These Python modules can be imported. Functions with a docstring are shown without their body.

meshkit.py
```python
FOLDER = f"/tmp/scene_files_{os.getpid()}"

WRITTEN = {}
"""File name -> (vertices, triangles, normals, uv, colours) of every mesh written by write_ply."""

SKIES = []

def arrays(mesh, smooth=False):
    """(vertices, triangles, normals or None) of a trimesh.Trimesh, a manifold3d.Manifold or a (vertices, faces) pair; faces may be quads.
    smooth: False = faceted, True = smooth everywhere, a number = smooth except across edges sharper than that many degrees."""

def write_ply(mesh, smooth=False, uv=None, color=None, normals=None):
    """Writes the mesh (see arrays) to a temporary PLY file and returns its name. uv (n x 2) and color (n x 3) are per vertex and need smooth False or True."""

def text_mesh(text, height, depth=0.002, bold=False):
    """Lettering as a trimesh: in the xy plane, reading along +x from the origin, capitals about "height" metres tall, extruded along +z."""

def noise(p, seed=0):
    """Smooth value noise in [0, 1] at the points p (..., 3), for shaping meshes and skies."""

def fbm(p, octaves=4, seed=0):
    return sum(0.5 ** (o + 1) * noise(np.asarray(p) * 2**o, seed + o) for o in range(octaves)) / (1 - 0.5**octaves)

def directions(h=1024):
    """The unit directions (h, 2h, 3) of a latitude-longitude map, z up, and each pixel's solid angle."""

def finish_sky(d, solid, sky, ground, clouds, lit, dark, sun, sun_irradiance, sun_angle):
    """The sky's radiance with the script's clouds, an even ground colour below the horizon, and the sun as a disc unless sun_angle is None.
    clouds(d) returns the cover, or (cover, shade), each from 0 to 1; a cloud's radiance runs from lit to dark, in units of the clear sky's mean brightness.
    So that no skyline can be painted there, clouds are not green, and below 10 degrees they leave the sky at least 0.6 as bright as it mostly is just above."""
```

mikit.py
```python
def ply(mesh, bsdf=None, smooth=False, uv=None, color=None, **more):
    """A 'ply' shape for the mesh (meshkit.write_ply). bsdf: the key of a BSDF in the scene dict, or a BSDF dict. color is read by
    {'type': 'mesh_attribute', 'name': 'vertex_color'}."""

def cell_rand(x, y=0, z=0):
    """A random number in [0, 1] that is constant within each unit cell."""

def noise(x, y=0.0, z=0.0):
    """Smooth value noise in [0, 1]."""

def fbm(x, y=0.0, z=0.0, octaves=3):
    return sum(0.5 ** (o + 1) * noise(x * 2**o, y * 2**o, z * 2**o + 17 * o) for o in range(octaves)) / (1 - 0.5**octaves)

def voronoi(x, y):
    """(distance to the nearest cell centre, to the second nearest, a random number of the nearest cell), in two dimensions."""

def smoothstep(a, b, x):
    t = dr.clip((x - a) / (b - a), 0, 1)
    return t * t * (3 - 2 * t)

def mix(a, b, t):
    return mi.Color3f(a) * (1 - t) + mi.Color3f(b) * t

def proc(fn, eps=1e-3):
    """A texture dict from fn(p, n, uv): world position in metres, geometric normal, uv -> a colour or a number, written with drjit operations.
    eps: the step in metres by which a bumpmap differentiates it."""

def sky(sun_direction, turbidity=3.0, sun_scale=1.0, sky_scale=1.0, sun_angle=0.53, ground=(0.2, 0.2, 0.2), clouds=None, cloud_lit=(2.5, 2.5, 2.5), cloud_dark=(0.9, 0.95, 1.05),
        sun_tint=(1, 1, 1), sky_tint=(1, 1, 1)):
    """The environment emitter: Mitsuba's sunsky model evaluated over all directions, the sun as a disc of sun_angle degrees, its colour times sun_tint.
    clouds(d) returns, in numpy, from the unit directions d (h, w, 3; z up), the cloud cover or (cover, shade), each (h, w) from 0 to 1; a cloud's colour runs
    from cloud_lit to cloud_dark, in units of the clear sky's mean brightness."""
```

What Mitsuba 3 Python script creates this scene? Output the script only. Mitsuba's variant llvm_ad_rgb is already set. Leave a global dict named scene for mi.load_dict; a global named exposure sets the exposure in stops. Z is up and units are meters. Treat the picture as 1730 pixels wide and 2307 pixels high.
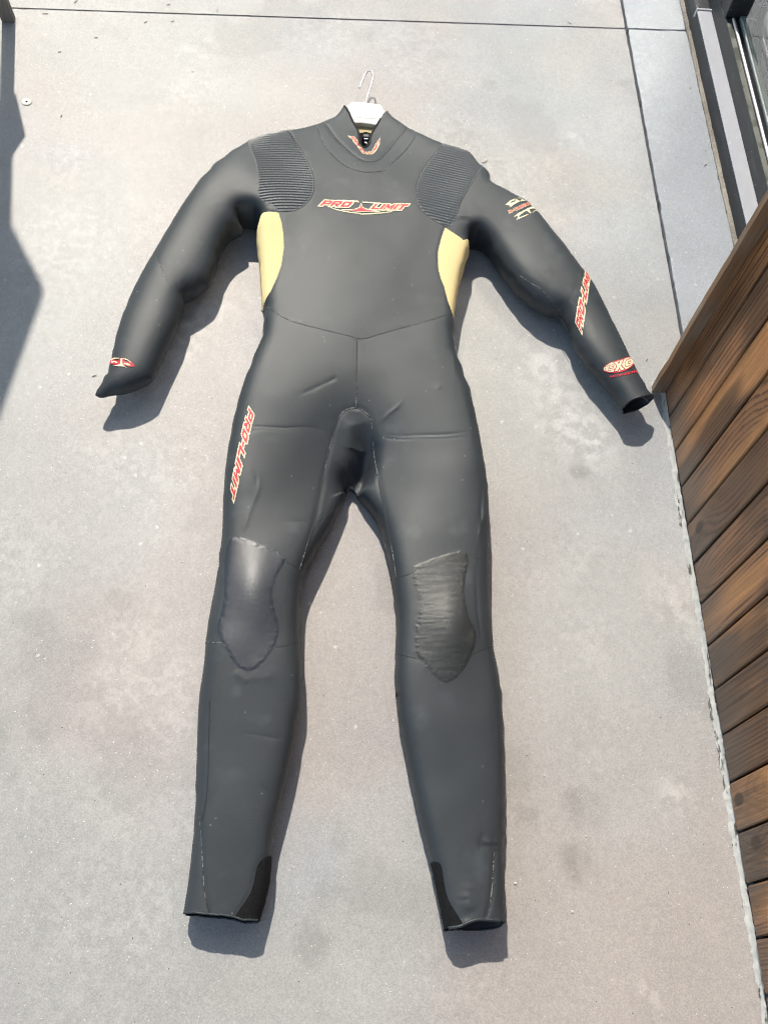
import math, warnings, numpy as np, shapely, trimesh, mitsuba as mi, drjit as dr, mikit, meshkit
import scipy.sparse as sp, scipy.sparse.linalg as spl
from shapely.geometry import Polygon, LineString, box as sbox
from shapely import affinity
from shapely.ops import unary_union
from scipy.spatial import Delaunay, cKDTree
from scipy.interpolate import PchipInterpolator, LinearNDInterpolator
from mikit import noise, fbm, voronoi, cell_rand, smoothstep, mix, proc
warnings.filterwarnings('ignore')
scene, labels = {}, {}
T4 = mi.ScalarTransform4f
# ------------------------------------------------------------------ camera, light, exposure
scene['camera'] = {'type': 'perspective', 'fov': 42.06, 'fov_axis': 'x', 'near_clip': 0.05, 'far_clip': 400.0,
                   'to_world': T4().look_at(origin=[0, 0, 1.5], target=[0.0883, 0.4511, 1.5 - 0.8881], up=[-0.0309, 0.8924, 0.4502])}
EL = math.radians(49)
SUN = (-0.25 * math.cos(EL), 0.968 * math.cos(EL), math.sin(EL))
scene['sky'] = mikit.sky(SUN, turbidity=3, sun_scale=1.0, sky_scale=1.85, sun_angle=0.8, sun_tint=(0.88, 1.0, 1.175), sky_tint=(1.36, 1.12, 0.82))
exposure = 1.72
rng = np.random.default_rng(7)

# ------------------------------------------------------------------ helpers
def numbered(k):
    if k not in used: used.add(k); return k
    n = 1
    while f'{k}_{n:03d}' in used: n += 1
    used.add(f'{k}_{n:03d}'); return f'{k}_{n:03d}'
used = set()
def thing(name, label, category, group=None, kind=None):
    k = numbered(name)
    labels[k] = {'label': label, 'category': category}
    if group: labels[k]['group'] = group
    if kind: labels[k]['kind'] = kind
    return k
def part(root, name, mesh, mat, smooth=False, label=None, kind=None, normals=None):
    k = numbered(f'{root}__{name}' if root else name)
    if normals is not None:
        scene[k] = {'type': 'ply', 'filename': meshkit.write_ply(mesh, False, normals=normals), 'face_normals': False, 'bsdf': {'type': 'ref', 'id': mat}}
    else:
        scene[k] = mikit.ply(mesh, mat, smooth=smooth)
    if label or kind: labels[k] = {**({'label': label} if label else {}), **({'kind': kind} if kind else {})}
    return k
def bevel_box(x0, x1, y0, y1, z0, z1, b=.0015):
    """box with chamfered edges"""
    b = min(b, (x1 - x0) * .3, (y1 - y0) * .3, (z1 - z0) * .3)
    v = []
    for x in (x0, x1):
        for y in (y0, y1):
            for z in (z0, z1):
                sx, sy, sz = (1 if x == x0 else -1), (1 if y == y0 else -1), (1 if z == z0 else -1)
                v += [(x + sx * b, y + sy * b, z), (x + sx * b, y, z + sz * b), (x, y + sy * b, z + sz * b)]
    return trimesh.convex.convex_hull(np.array(v))
def tube(P, r, n=8, taper=False):
    P = np.asarray(P, float); V, Fc = [], []
    t = np.gradient(P, axis=0); t /= np.linalg.norm(t, axis=1)[:, None] + 1e-12
    up = np.array([0, 0, 1.0]) if abs(t[0] @ [0, 0, 1]) < .9 else np.array([1.0, 0, 0])
    a = up - t[0] * (up @ t[0]); a /= np.linalg.norm(a)
    for i in range(len(P)):
        a = a - t[i] * (a @ t[i]); a /= np.linalg.norm(a); b = np.cross(t[i], a)
        rr = r if np.isscalar(r) else r[i]
        for k in range(n):
            w = 2 * math.pi * k / n
            V.append(P[i] + rr * (math.cos(w) * a + math.sin(w) * b))
        if i:
            for k in range(n):
                p, q = (i - 1) * n + k, (i - 1) * n + (k + 1) % n
                Fc += [(p, q, q + n), (p, q + n, p + n)]
    m = len(V); V += [P[0], P[-1]]
    for k in range(n):
        Fc += [(m, (k + 1) % n, k), (m + 1, m - n + k, m - n + (k + 1) % n)]
    return trimesh.Trimesh(np.array(V), np.array(Fc), process=False)
def join(ms): return trimesh.util.concatenate(list(ms))
def ply_ground(poly, z0, z1):
    return trimesh.creation.extrude_polygon(poly, z1 - z0, engine='earcut').apply_translation([0, 0, z0])
def C3(*c): return mi.Color3f(*c)
def bsdf(key, d, two=True): scene[key] = {'type': 'twosided', 'b': d} if two else d
def bumped(d, fn, scale, eps=5e-4): return {'type': 'bumpmap', 'nested': d, 'tex': proc(fn, eps), 'scale': scale} if False else {'type': 'bumpmap', 'arbitrary': proc(fn, eps), 'bsdf': d, 'scale': scale}

# ------------------------------------------------------------------ materials
def P_(base, rough=.5, spec=.5, **k):
    return {'type': 'principled', 'base_color': base if isinstance(base, dict) else {'type': 'rgb', 'value': list(base)}, 'roughness': rough, 'specular': spec, **k}

def neo_col(p, n, uv):
    big = fbm(p.x * 9, p.y * 9, p.z * 9, octaves=3)
    fine = noise(p.x * 1500, p.y * 1500, p.z * 1500)
    dust = smoothstep(.62, .9, fbm(p.x * 26 + 7, p.y * 26, p.z * 26, octaves=3)) * .022
    speck = dr.select(cell_rand(dr.floor(p.x * 450), dr.floor(p.y * 450), 5) > .9997, .10, 0.0)
    v = .038 + .016 * (big - .5) + .012 * (fine - .5) + dust + speck
    return C3(v * .80, v * .965, v * 1.14)
def neo_bump(p, n, uv):
    return noise(p.x * 900, p.y * 900, p.z * 900) * .6 + fbm(p.x * 60, p.y * 60, p.z * 60) * .8
bsdf('neoprene', bumped(P_(proc(neo_col), .52, .5), neo_bump, .00022))
bsdf('rib_rubber', P_((.080, .089, .096), .42, .7))
bsdf('neoprene_inside', P_((.018, .019, .02), .7, .3))
def plush_col(p, n, uv):
    f = noise(p.x * 700, p.y * 700, p.z * 700)
    return C3(.004 + .011 * f, .0042 + .011 * f, .005 + .012 * f)
bsdf('black_plush', P_(proc(plush_col), .85, .2))
def yel(p, n, uv):
    f = noise(p.x * 1300, p.y * 1300, p.z * 1300); b = fbm(p.x * 14, p.y * 14, p.z * 14)
    k = .93 + .10 * f + .12 * (b - .5)
    return C3(.94 * k, .74 * k, .38 * k)
bsdf('yellow_jersey', bumped(P_(proc(yel), .8, .2), neo_bump, .00012))
bsdf('beige_lining', P_((.62, .50, .27), .8, .2))
def knee_col(p, n, uv):
    w = smoothstep(.55, .85, fbm(p.x * 45, p.y * 45, p.z * 20, octaves=4))
    return C3(.013, .017, .030) * (1 - w * .35) + C3(.05, .05, .054) * (w * .35)
def knee_bump(p, n, uv):
    return fbm(p.x * 70, p.y * 420, p.z * 60, octaves=2) * 1.0 + noise(p.x * 700, p.y * 900, p.z * 700) * .35
bsdf('knee_blue', bumped(P_(proc(knee_col), .44, .7), knee_bump, .00010))
def knee_col2(p, n, uv):
    w = smoothstep(.5, .85, fbm(p.x * 55 + 3, p.y * 55, p.z * 20, octaves=4))
    return C3(.014, .017, .019) * (1 - w * .4) + C3(.07, .068, .062) * (w * .4)
def knee_bump2(p, n, uv):
    return fbm(p.x * 48, p.y * 330, p.z * 50, octaves=3) * 2.2 + noise(p.x * 700, p.y * 900, p.z * 700) * .3
bsdf('knee_black', bumped(P_(proc(knee_col2), .47, .6), knee_bump2, .00004))
bsdf('seam_dark', P_((.024, .026, .028), .6, .4))
def thread(p, n, uv):
    h = noise(p.x * 420, p.y * 420, p.z * 420)
    g = smoothstep(.46, .66, fbm(p.x * 17, p.y * 17, p.z * 17))
    s = smoothstep(.42, .6, h) * g
    return mix((.036, .038, .040), (.24, .24, .235), s)
bsdf('seam_thread', P_(proc(thread), .6, .3))
bsdf('print_red', P_((.58, .035, .055), .5, .4))
bsdf('print_cream', P_((.86, .76, .52), .5, .4))
bsdf('white_plastic', P_((.86, .85, .82), .35, .5))
bsdf('steel_wire', {'type': 'roughconductor', 'material': 'Cr', 'alpha': .22})
bsdf('zip_metal', {'type': 'roughconductor', 'material': 'Cr', 'alpha': .12})
bsdf('black_plastic', P_((.02, .02, .021), .35, .5))

# worn chalky places and darker stains in the trowelled floor: x, y, radius, strength
CHALK = [(-0.233, 1.093, 0.05, 1.0), (-0.171, 1.162, 0.035, 0.8), (-0.291, 0.994, 0.045, 0.6), (0.451, 1.071, 0.05, 1.0), (0.494, 0.948, 0.06, 1.1), (0.537, 0.894, 0.04, 0.9), (0.474, 0.676, 0.03, 0.6), (0.632, 0.6, 0.05, 0.7), (-0.254, 1.852, 0.05, 0.5), (0.567, 1.687, 0.035, 0.6), (-0.156, 1.317, 0.04, 0.5), (0.594, 0.296, 0.022, 0.9), (0.509, 0.023, 0.02, 0.8)]
SMUDGE = [(0.499, 0.841, 0.018, 0.32), (0.446, 0.269, 0.03, 0.22), (0.435, 0.193, 0.026, 0.25), (0.35, 0.25, 0.018, 0.25), (0.04, 0.089, 0.03, 0.2), (0.764, 0.83, 0.02, 0.15), (-0.275, 0.585, 0.02, 0.16), (0.715, 1.852, 0.02, 0.18), (0.119, 1.949, 0.03, 0.1)]
# concrete: trowelled, warm grey below and greyer above, mica glints, pale scuffs
def concrete(tint, seed, pink):
    def f(p, n, uv):
        x, y = p.x + seed, p.y
        big = fbm(x * 2.1, y * 1.7, octaves=4)
        mid = fbm(x * 9, y * 8, octaves=4)
        cloud = smoothstep(.50, .72, fbm(x * 4.5 + 9, y * 7 + 3, octaves=5))
        fine = fbm(x * 130, y * 130, octaves=3)
        grain = noise(x * 700, y * 700)
        v = 1 + .22 * (big - .5) + .17 * (mid - .5) + .11 * (fine - .5) + .30 * (grain - .5) + .05 * cloud
        # pale worn patches
        worn = smoothstep(.52, .78, fbm(x * 4.2 + 31, y * 4.6, octaves=5)) * smoothstep(.36, .70, fbm(x * 95, y * 95, octaves=3))
        v = v + .13 * worn
        # dark smudges
        dk = smoothstep(.70, .80, fbm(x * 6.3 + 80, y * 6.3, octaves=4))
        v = v * (1 - .10 * dk)
        brk = smoothstep(.34, .66, fbm(p.x * 60 + 3, p.y * 60, octaves=4)); wx, wy = .05 * (fbm(p.x * 14, p.y * 14 + 9, octaves=3) - .5), .05 * (fbm(p.x * 14 + 31, p.y * 14, octaves=3) - .5)
        for a, b, r, s in CHALK:
            e = dr.exp(-(dr.square(p.x + wx - a) + dr.square((p.y + wy - b) * .8)) / (r * r))
            v = v + .30 * s * e * brk
        for a, b, r, s in SMUDGE:
            e = dr.exp(-dr.square((dr.square(p.x + wx - a) + dr.square(p.y + wy - b)) / (r * r)))
            v = v * (1 - s * e * (.5 + .5 * brk))
        pk = smoothstep(.36, .66, fbm(x * 1.9 + 51, y * 1.9 + 4, octaves=4)) * pink
        c = C3(tint[0], tint[1], tint[2]) * v
        c = c * (C3(1, 1, 1) * (1 - pk) + C3(1.015, .94, .92) * pk)
        bl = smoothstep(.55, .75, fbm(x * 2.6 + 13, y * 2.6 + 40, octaves=4)) * pink
        c = c * (C3(1, 1, 1) * (1 - bl) + C3(.95, .99, 1.05) * bl)
        # glints: rare pale grains
        cx, cy = dr.floor(x * 520), dr.floor(y * 520)
        r = cell_rand(cx, cy, 3)
        ddx = x * 520 - cx - .3 - .4 * cell_rand(cx, cy, 7); ddy = y * 520 - cy - .3 - .4 * cell_rand(cx, cy, 8)
        dens = .9972 - .006 * smoothstep(.4, .7, fbm(x * 3 + 5, y * 3 + 1, octaves=3))
        g = dr.select((r > dens) & (ddx * ddx + ddy * ddy < .12), 1.0, 0.0)
        g = g * (.3 + .7 * cell_rand(cx, cy, 13))
        c = c * (1 - g) + C3(.9, .9, .88) * g
        r2 = cell_rand(cx, cy, 11)
        g2 = dr.select((r2 > .9997) & (ddx * ddx + ddy * ddy < .2), 1.0, 0.0)
        c = c * (1 - g2 * .75)
        cx, cy = dr.floor(x * 95), dr.floor(y * 95)
        ddx = x * 95 - cx - .3 - .4 * cell_rand(cx, cy, 7); ddy = y * 95 - cy - .3 - .4 * cell_rand(cx, cy, 8)
        r3 = cell_rand(cx, cy, 21)
        d2 = ddx * ddx + ddy * ddy + .12 * (noise(x * 600, y * 600) - .5)
        g3 = smoothstep(.10, .04, d2) * dr.select(r3 > .9965, 1.0, 0.0) * smoothstep(.45, .6, fbm(x * 2.4 + 77, y * 2.4, octaves=2))
        c = c * (1 - g3 * .6) + C3(.62, .62, .60) * (g3 * .6)
        return c
    return f
def conc_bump(p, n, uv):
    return fbm(p.x * 120, p.y * 120, octaves=4) * 1.0 + fbm(p.x * 14, p.y * 14, octaves=2) * 1.5
bsdf('concrete', bumped(P_(proc(concrete((.368, .358, .348), 0., 1.0)), .52, .6), conc_bump, .0004))
bsdf('concrete_strip', bumped(P_(proc(concrete((.345, .362, .392), 5.3, .25)), .5, .6), conc_bump, .0004))
def grout(p, n, uv):
    f = fbm(p.x * 160, p.y * 160, octaves=3)
    return C3(.085, .080, .073) * (.5 + 1.1 * f)
bsdf('grout', P_(proc(grout), .9, .2))
def sandy(p, n, uv):
    f = fbm(p.x * 520, p.y * 520, octaves=3); b = fbm(p.x * 40, p.y * 14, octaves=2)
    k = .5 + .7 * f + .5 * (b - .5)
    return C3(.37 * k, .335 * k, .29 * k)
bsdf('sandy_mortar', bumped(P_(proc(sandy), .9, .2), lambda p, n, uv: fbm(p.x * 200, p.y * 200, octaves=3), .002))
def caulk(p, n, uv):
    f = fbm(p.x * 220, p.y * 60, p.z * 200, octaves=3)
    dirt = smoothstep(.60, .72, fbm(p.x * 190 + 3, p.y * 45, p.z * 190, octaves=4))
    k = .74 + .2 * (f - .5)
    return C3(.66, .65, .62) * k * (1 - .9 * dirt) + C3(.05, .045, .04) * dirt
bsdf('white_sealant', bumped(P_(proc(caulk), .7, .3), lambda p, n, uv: fbm(p.x * 150, p.y * 90, p.z * 150, octaves=3), .003))

# stained softwood boards, grain along z; each board is told apart by its y
PITCH, Y0 = .0731, .9695
def wood(p, n, uv):
    idx = dr.floor((p.y - Y0) / PITCH)
    r1, r2, r3 = cell_rand(idx, 1), cell_rand(idx, 2), cell_rand(idx, 3)
    a = (p.y - Y0) / PITCH - idx                       # 0..1 across the board
    z = p.z + r1 * 9
    wob = fbm(z * 1.6, idx * 3.1, a * .9, octaves=3) - .5
    # cathedral figure: distance from a pith line that wanders along the board
    u = (a - (.2 + .6 * r2)) * 1.0 + wob * .55
    zz = z * (1.0 + r3) * 1.3
    kz = dr.floor(zz); fz = zz - kz - .5
    kn_y = .25 + .5 * cell_rand(idx, kz, 9)
    has = dr.select(cell_rand(idx, kz, 4) > .45, 1.0, 0.0)
    dk = dr.sqrt(dr.square((a - kn_y) * .073) + dr.square(fz / ((1.0 + r3) * 1.3) * .55)) / .073
    knot = smoothstep(.17, .09, dk) * has
    bend = dr.exp(-dk * dk * 3.5) * has
    ring = dr.abs(u) * 9 + z * 2.2 * (r1 - .4) + bend * 3.2 + fbm(z * 9, p.y * 520, octaves=2) * .5
    s = ring - dr.floor(ring)
    late = smoothstep(.35, .95, s) * smoothstep(1.0, .95, s)
    fib = noise(p.y * 1900, z * 22, idx) * .6 + noise(p.y * 700, z * 9, idx + 3) * .4
    c = mix((.34, .150, .060), (.12, .046, .020), late)
    c = c * (.70 + .55 * fib) * (.80 + .42 * r2)
    # stain lies uneven: pale amber streaks and dark weathered cloud
    amber = smoothstep(.50, .72, fbm(z * 2.6 + 4, p.y * 16, octaves=3))
    c = c * (1 - .68 * amber) + C3(.54, .245, .088) * (.5 + .7 * fib) * (.68 * amber)
    dark = smoothstep(.44, .66, fbm(z * 3.3 + 17, p.y * 13 + 5, octaves=4))
    edge = smoothstep(.16, .0, a) * .5 + smoothstep(.86, 1.0, a) * .35
    foot = smoothstep(.16, .0, p.z + .10 * (fbm(p.y * 30, p.z * 5, octaves=2) - .5))   # rain-splashed, greyed ends
    c = c * (1 - .66 * dark) * (1 - edge * .6)
    c = mix(c, C3(.095, .082, .070) * (.6 + .7 * fib), foot * .6)
    c = mix(c, C3(.03, .018, .01), knot * .85)
    return c
def wood_bump(p, n, uv):
    return noise(p.y * 1500, p.z * 16) * .5 + noise(p.y * 500, p.z * 6) * .9
bsdf('stained_wood', bumped(P_(proc(wood), .42, .5), wood_bump, .0011))
def trim(p, n, uv):
    f = noise(p.x * 900, p.y * 900, p.z * 14) * .6 + fbm(p.x * 60, p.y * 60, p.z * 4, octaves=3) * .7
    w = smoothstep(.45, .75, fbm(p.x * 20, p.y * 20, p.z * 9 + 3, octaves=3))
    return mix(C3(.19, .105, .058) * (.5 + f), C3(.25, .21, .17) * (.5 + .8 * f), w * .6)
bsdf('worn_trim', bumped(P_(proc(trim), .55, .4), lambda p, n, uv: noise(p.x * 700, p.y * 700, p.z * 12), .0006))
bsdf('dark_batten', P_((.012, .010, .009), .8, .2))
def greywood(p, n, uv):
    f = noise(p.x * 700, p.y * 700, p.z * 25) * .6 + fbm(p.x * 40, p.y * 40, p.z * 5, octaves=3) * .6
    return C3(.19, .172, .155) * (.5 + .8 * f)
bsdf('grey_wood', P_(proc(greywood), .7, .3))
def anth(p, n, uv):
    dust = smoothstep(.45, .8, fbm(p.x * 60, p.y * 9, p.z * 60, octaves=4))
    sp = dr.select(cell_rand(dr.floor(p.x * 600), dr.floor(p.y * 600), dr.floor(p.z * 600)) > .9988, .25, 0.0)
    k = .030 + .016 * dust + sp
    return C3(k * .88, k * .98, k * 1.14)
bsdf('anthracite', P_(proc(anth), .55, .35))
def alu(p, n, uv):
    f = fbm(p.x * 50, p.y * 12, octaves=4); fine = noise(p.x * 1100, p.y * 120)
    sp = dr.select(cell_rand(dr.floor(p.x * 520), dr.floor(p.y * 520), 2) > .998, .4, 0.0)
    k = .46 + .06 * (f - .5) + .03 * (fine - .5) + sp
    return C3(k * .98, k * .98, k * 1.05)
bsdf('grey_metal', P_(proc(alu), .38, .6, metallic=.0))
def beadc(p, n, uv):
    f = fbm(p.x * 90, p.y * 20, p.z * 90, octaves=4); d = smoothstep(.5, .75, fbm(p.x * 30, p.y * 45, octaves=3))
    return C3(.19, .19, .165) * (.6 + .8 * f) * (1 - .5 * d)
bsdf('dusty_gasket', P_(proc(beadc), .8, .3))
bsdf('bright_bead', {'type': 'roughconductor', 'material': 'Cr', 'alpha': .4})
bsdf('rubber', P_((.012, .012, .012), .7, .3))
bsdf('spacer', P_((.30, .36, .33), .4, .5))
bsdf('spacer_hole', P_((.8, .84, .8), .5, .3))
bsdf('solar_glass', {'type': 'roughconductor', 'alpha': .105, 'specular_reflectance': .8})
bsdf('pane', {'type': 'thindielectric', 'int_ior': 1.52}, two=False)
bsdf('room_floor', P_((.36, .37, .35), .5, .4))
bsdf('room_joint', P_((.05, .05, .048), .8, .3))
bsdf('room_wall', P_((.12, .12, .115), .8, .3))
bsdf('twig', P_((.10, .085, .06), .8, .2))
bsdf('pale_stone', P_((.62, .60, .54), .8, .2))
bsdf('ivory_plastic', P_((.66, .62, .53), .45, .4))
bsdf('render_wall', P_((.22, .22, .22), .85, .2))

# ------------------------------------------------------------------ the suit's surface
# plan outline (metres) -> inflated shell: u solves laplace(u) = -2 over the outline, zero along closed edges and free at
# cuffs and neck; the wall thickness of air follows sqrt(u), capped, so that every limb swells to a rounded tube.
def resample(P, step, closed=False):
    P = np.asarray(P, float)
    if closed: P = np.vstack([P, P[:1]])
    d = np.r_[0, np.cumsum(np.linalg.norm(np.diff(P, axis=0), axis=1))]
    n = max(2, int(round(d[-1] / step)) + 1)
    t = np.linspace(0, d[-1], n)
    Q = np.stack([np.interp(t, d, P[:, k]) for k in range(P.shape[1])], 1)
    return Q[:-1] if closed else Q

def spline(P, step):
    """Centripetal-ish smooth curve through P."""
    P = np.asarray(P, float)
    d = np.r_[0, np.cumsum(np.linalg.norm(np.diff(P, axis=0), axis=1) ** 0.7)]
    t = np.linspace(0, d[-1], 40 * len(P))
    if len(P) > 2:
        P = np.stack([PchipInterpolator(d, P[:, k])(t) for k in range(P.shape[1])], 1)
    return resample(P, step)

def seg_dist(X, L):
    """distance from points X to polyline L and the arc parameter (0..1)."""
    best = np.full(len(X), 1e9); par = np.zeros(len(X))
    s = np.r_[0, np.cumsum(np.linalg.norm(np.diff(L, axis=0), axis=1))]
    for k in range(len(L) - 1):
        a, b = L[k], L[k + 1]; ab = b - a; q = ab @ ab + 1e-18
        t = np.clip(((X - a) @ ab) / q, 0, 1)
        d = np.hypot(*(X - a - t[:, None] * ab).T)
        m = d < best
        best[m] = d[m]; par[m] = (s[k] + t[m] * (s[k + 1] - s[k]))
    return best, par / max(s[-1], 1e-9)

def near(X, L, r):
    lo, hi = L.min(0) - r, L.max(0) + r
    return np.nonzero(((X > lo) & (X < hi)).all(1))[0]

class Field:
    """edge height and greatest thickness, blended from control points (x, y, z, t)."""
    def __init__(self, ctrl): self.c = np.asarray(ctrl, float)
    def __call__(self, X):
        d2 = ((X[:, None, :2] - self.c[None, :, :2]) ** 2).sum(-1)
        w = np.exp(-(d2 - d2.min(1, keepdims=True)) / (2 * 0.075 ** 2))
        w /= w.sum(1, keepdims=True)
        return w @ self.c[:, 2], w @ self.c[:, 3]

def inside(poly, X):
    shapely.prepare(poly)
    return shapely.contains_xy(poly, X[:, 0], X[:, 1])

def shell(segs, field, step, lines=(), fine=(), rings=(.0005, .0014, .0028)):
    """segs: (points, open) runs round the outline. Returns points, triangles, sqrt(u), on-boundary flags and the polygon."""
    B, op = [], []
    for P, o in segs:
        Q = resample(P, step * .9)[:-1]
        B.append(Q); op.append(np.full(len(Q), o))
    B, op = np.vstack(B), np.concatenate(op)
    st = np.r_[0, np.cumsum([len(resample(P, step * .9)) - 1 for P, o in segs])][:-1]
    for k, (P, o) in enumerate(segs):
        if o: op[st[k]] = 0
    poly = Polygon(B).buffer(0)
    if poly.geom_type != 'Polygon': poly = max(poly.geoms, key=lambda g: g.area)
    feats = [resample(L, step * .6) for L in lines]
    R = []
    for r in rings:
        g = poly.buffer(-r)
        for h in getattr(g, 'geoms', [g]):
            R.append(resample(np.array(h.exterior.coords)[:-1], step, True))
    x0, y0, x1, y1 = poly.bounds
    def hexgrid(s, b):
        xs, ys = np.arange(b[0], b[2], s), np.arange(b[1], b[3], s * .866)
        gx, gy = np.meshgrid(xs, ys); gx = gx + (np.arange(len(ys)) % 2)[:, None] * s / 2
        return np.stack([gx.ravel(), gy.ravel()], 1)
    G = hexgrid(step, (x0, y0, x1, y1))
    G = G[inside(poly.buffer(-rings[-1] - step * .5), G)]
    extra = []
    for fp, s, *own in fine:
        G = G[~inside(fp, G)]
        g = own[0] if own else hexgrid(s, fp.bounds)
        extra.append(g[inside(fp.intersection(poly.buffer(-rings[-1] - s * .6)), g)])
    core = np.vstack([B] + R)
    if feats:
        F = np.vstack(feats)
        F = F[inside(poly.buffer(-.0004), F)]
        keep, tree = [], None
        F = F[cKDTree(B).query(F)[0] > .0006]
        # thin coincident feature points
        key = np.round(F / .0007).astype(int); _, i = np.unique(key, axis=0, return_index=True)
        F = F[np.sort(i)]
        rr = np.vstack(R); d = cKDTree(F).query(rr)[0]
        core = np.vstack([B, rr[d > .0009], F])
    G = np.vstack([G] + extra)
    d = cKDTree(core).query(G)[0]
    lim = np.full(len(G), step * .45)
    k = len(G) - sum(map(len, extra))
    for (fp, s, *own), e in zip(fine, extra):
        lim[k:k + len(e)] = s * .5; k += len(e)
    P = np.vstack([core, G[d > lim]])
    T = Delaunay(P).simplices
    cen = P[T].mean(1)
    T = T[inside(poly, cen)]
    a = np.cross(P[T[:, 1]] - P[T[:, 0]], P[T[:, 2]] - P[T[:, 0]])
    T[a < 0] = T[a < 0][:, ::-1]
    T = T[np.abs(a) > 1e-12]
    # finite elements
    e = [P[T[:, (k + 2) % 3]] - P[T[:, (k + 1) % 3]] for k in range(3)]
    A = np.abs(np.cross(e[0], e[1])) / 2
    I, J, V = [], [], []
    for i in range(3):
        for j in range(3):
            I.append(T[:, i]); J.append(T[:, j]); V.append((e[i] * e[j]).sum(1) / (4 * A))
    K = sp.csr_matrix((np.concatenate(V), (np.concatenate(I), np.concatenate(J))), (len(P), len(P)))
    rhs = np.zeros(len(P))
    for i in range(3): np.add.at(rhs, T[:, i], 2 * A / 3)
    used = np.zeros(len(P), bool); used[T] = True
    bnd = np.zeros(len(P), bool); bnd[:len(B)] = op == 0
    fr = np.nonzero(used & ~bnd)[0]
    u = np.zeros(len(P)); u[fr] = spl.spsolve(K[fr][:, fr].tocsc(), rhs[fr], permc_spec='MMD_AT_PLUS_A')
    isB = np.zeros(len(P), bool); isB[:len(B)] = True
    return P, T, np.sqrt(np.maximum(u, 0)), isB, poly

def sheets(P, s, field):
    z, tm = field(P)
    k = 1.75 * s
    t = k / (1 + (k / tm) ** 2.2) ** (1 / 2.2)
    return np.maximum(z + .52 * t, .004), np.maximum(z - .5 * t, .0025)

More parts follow.
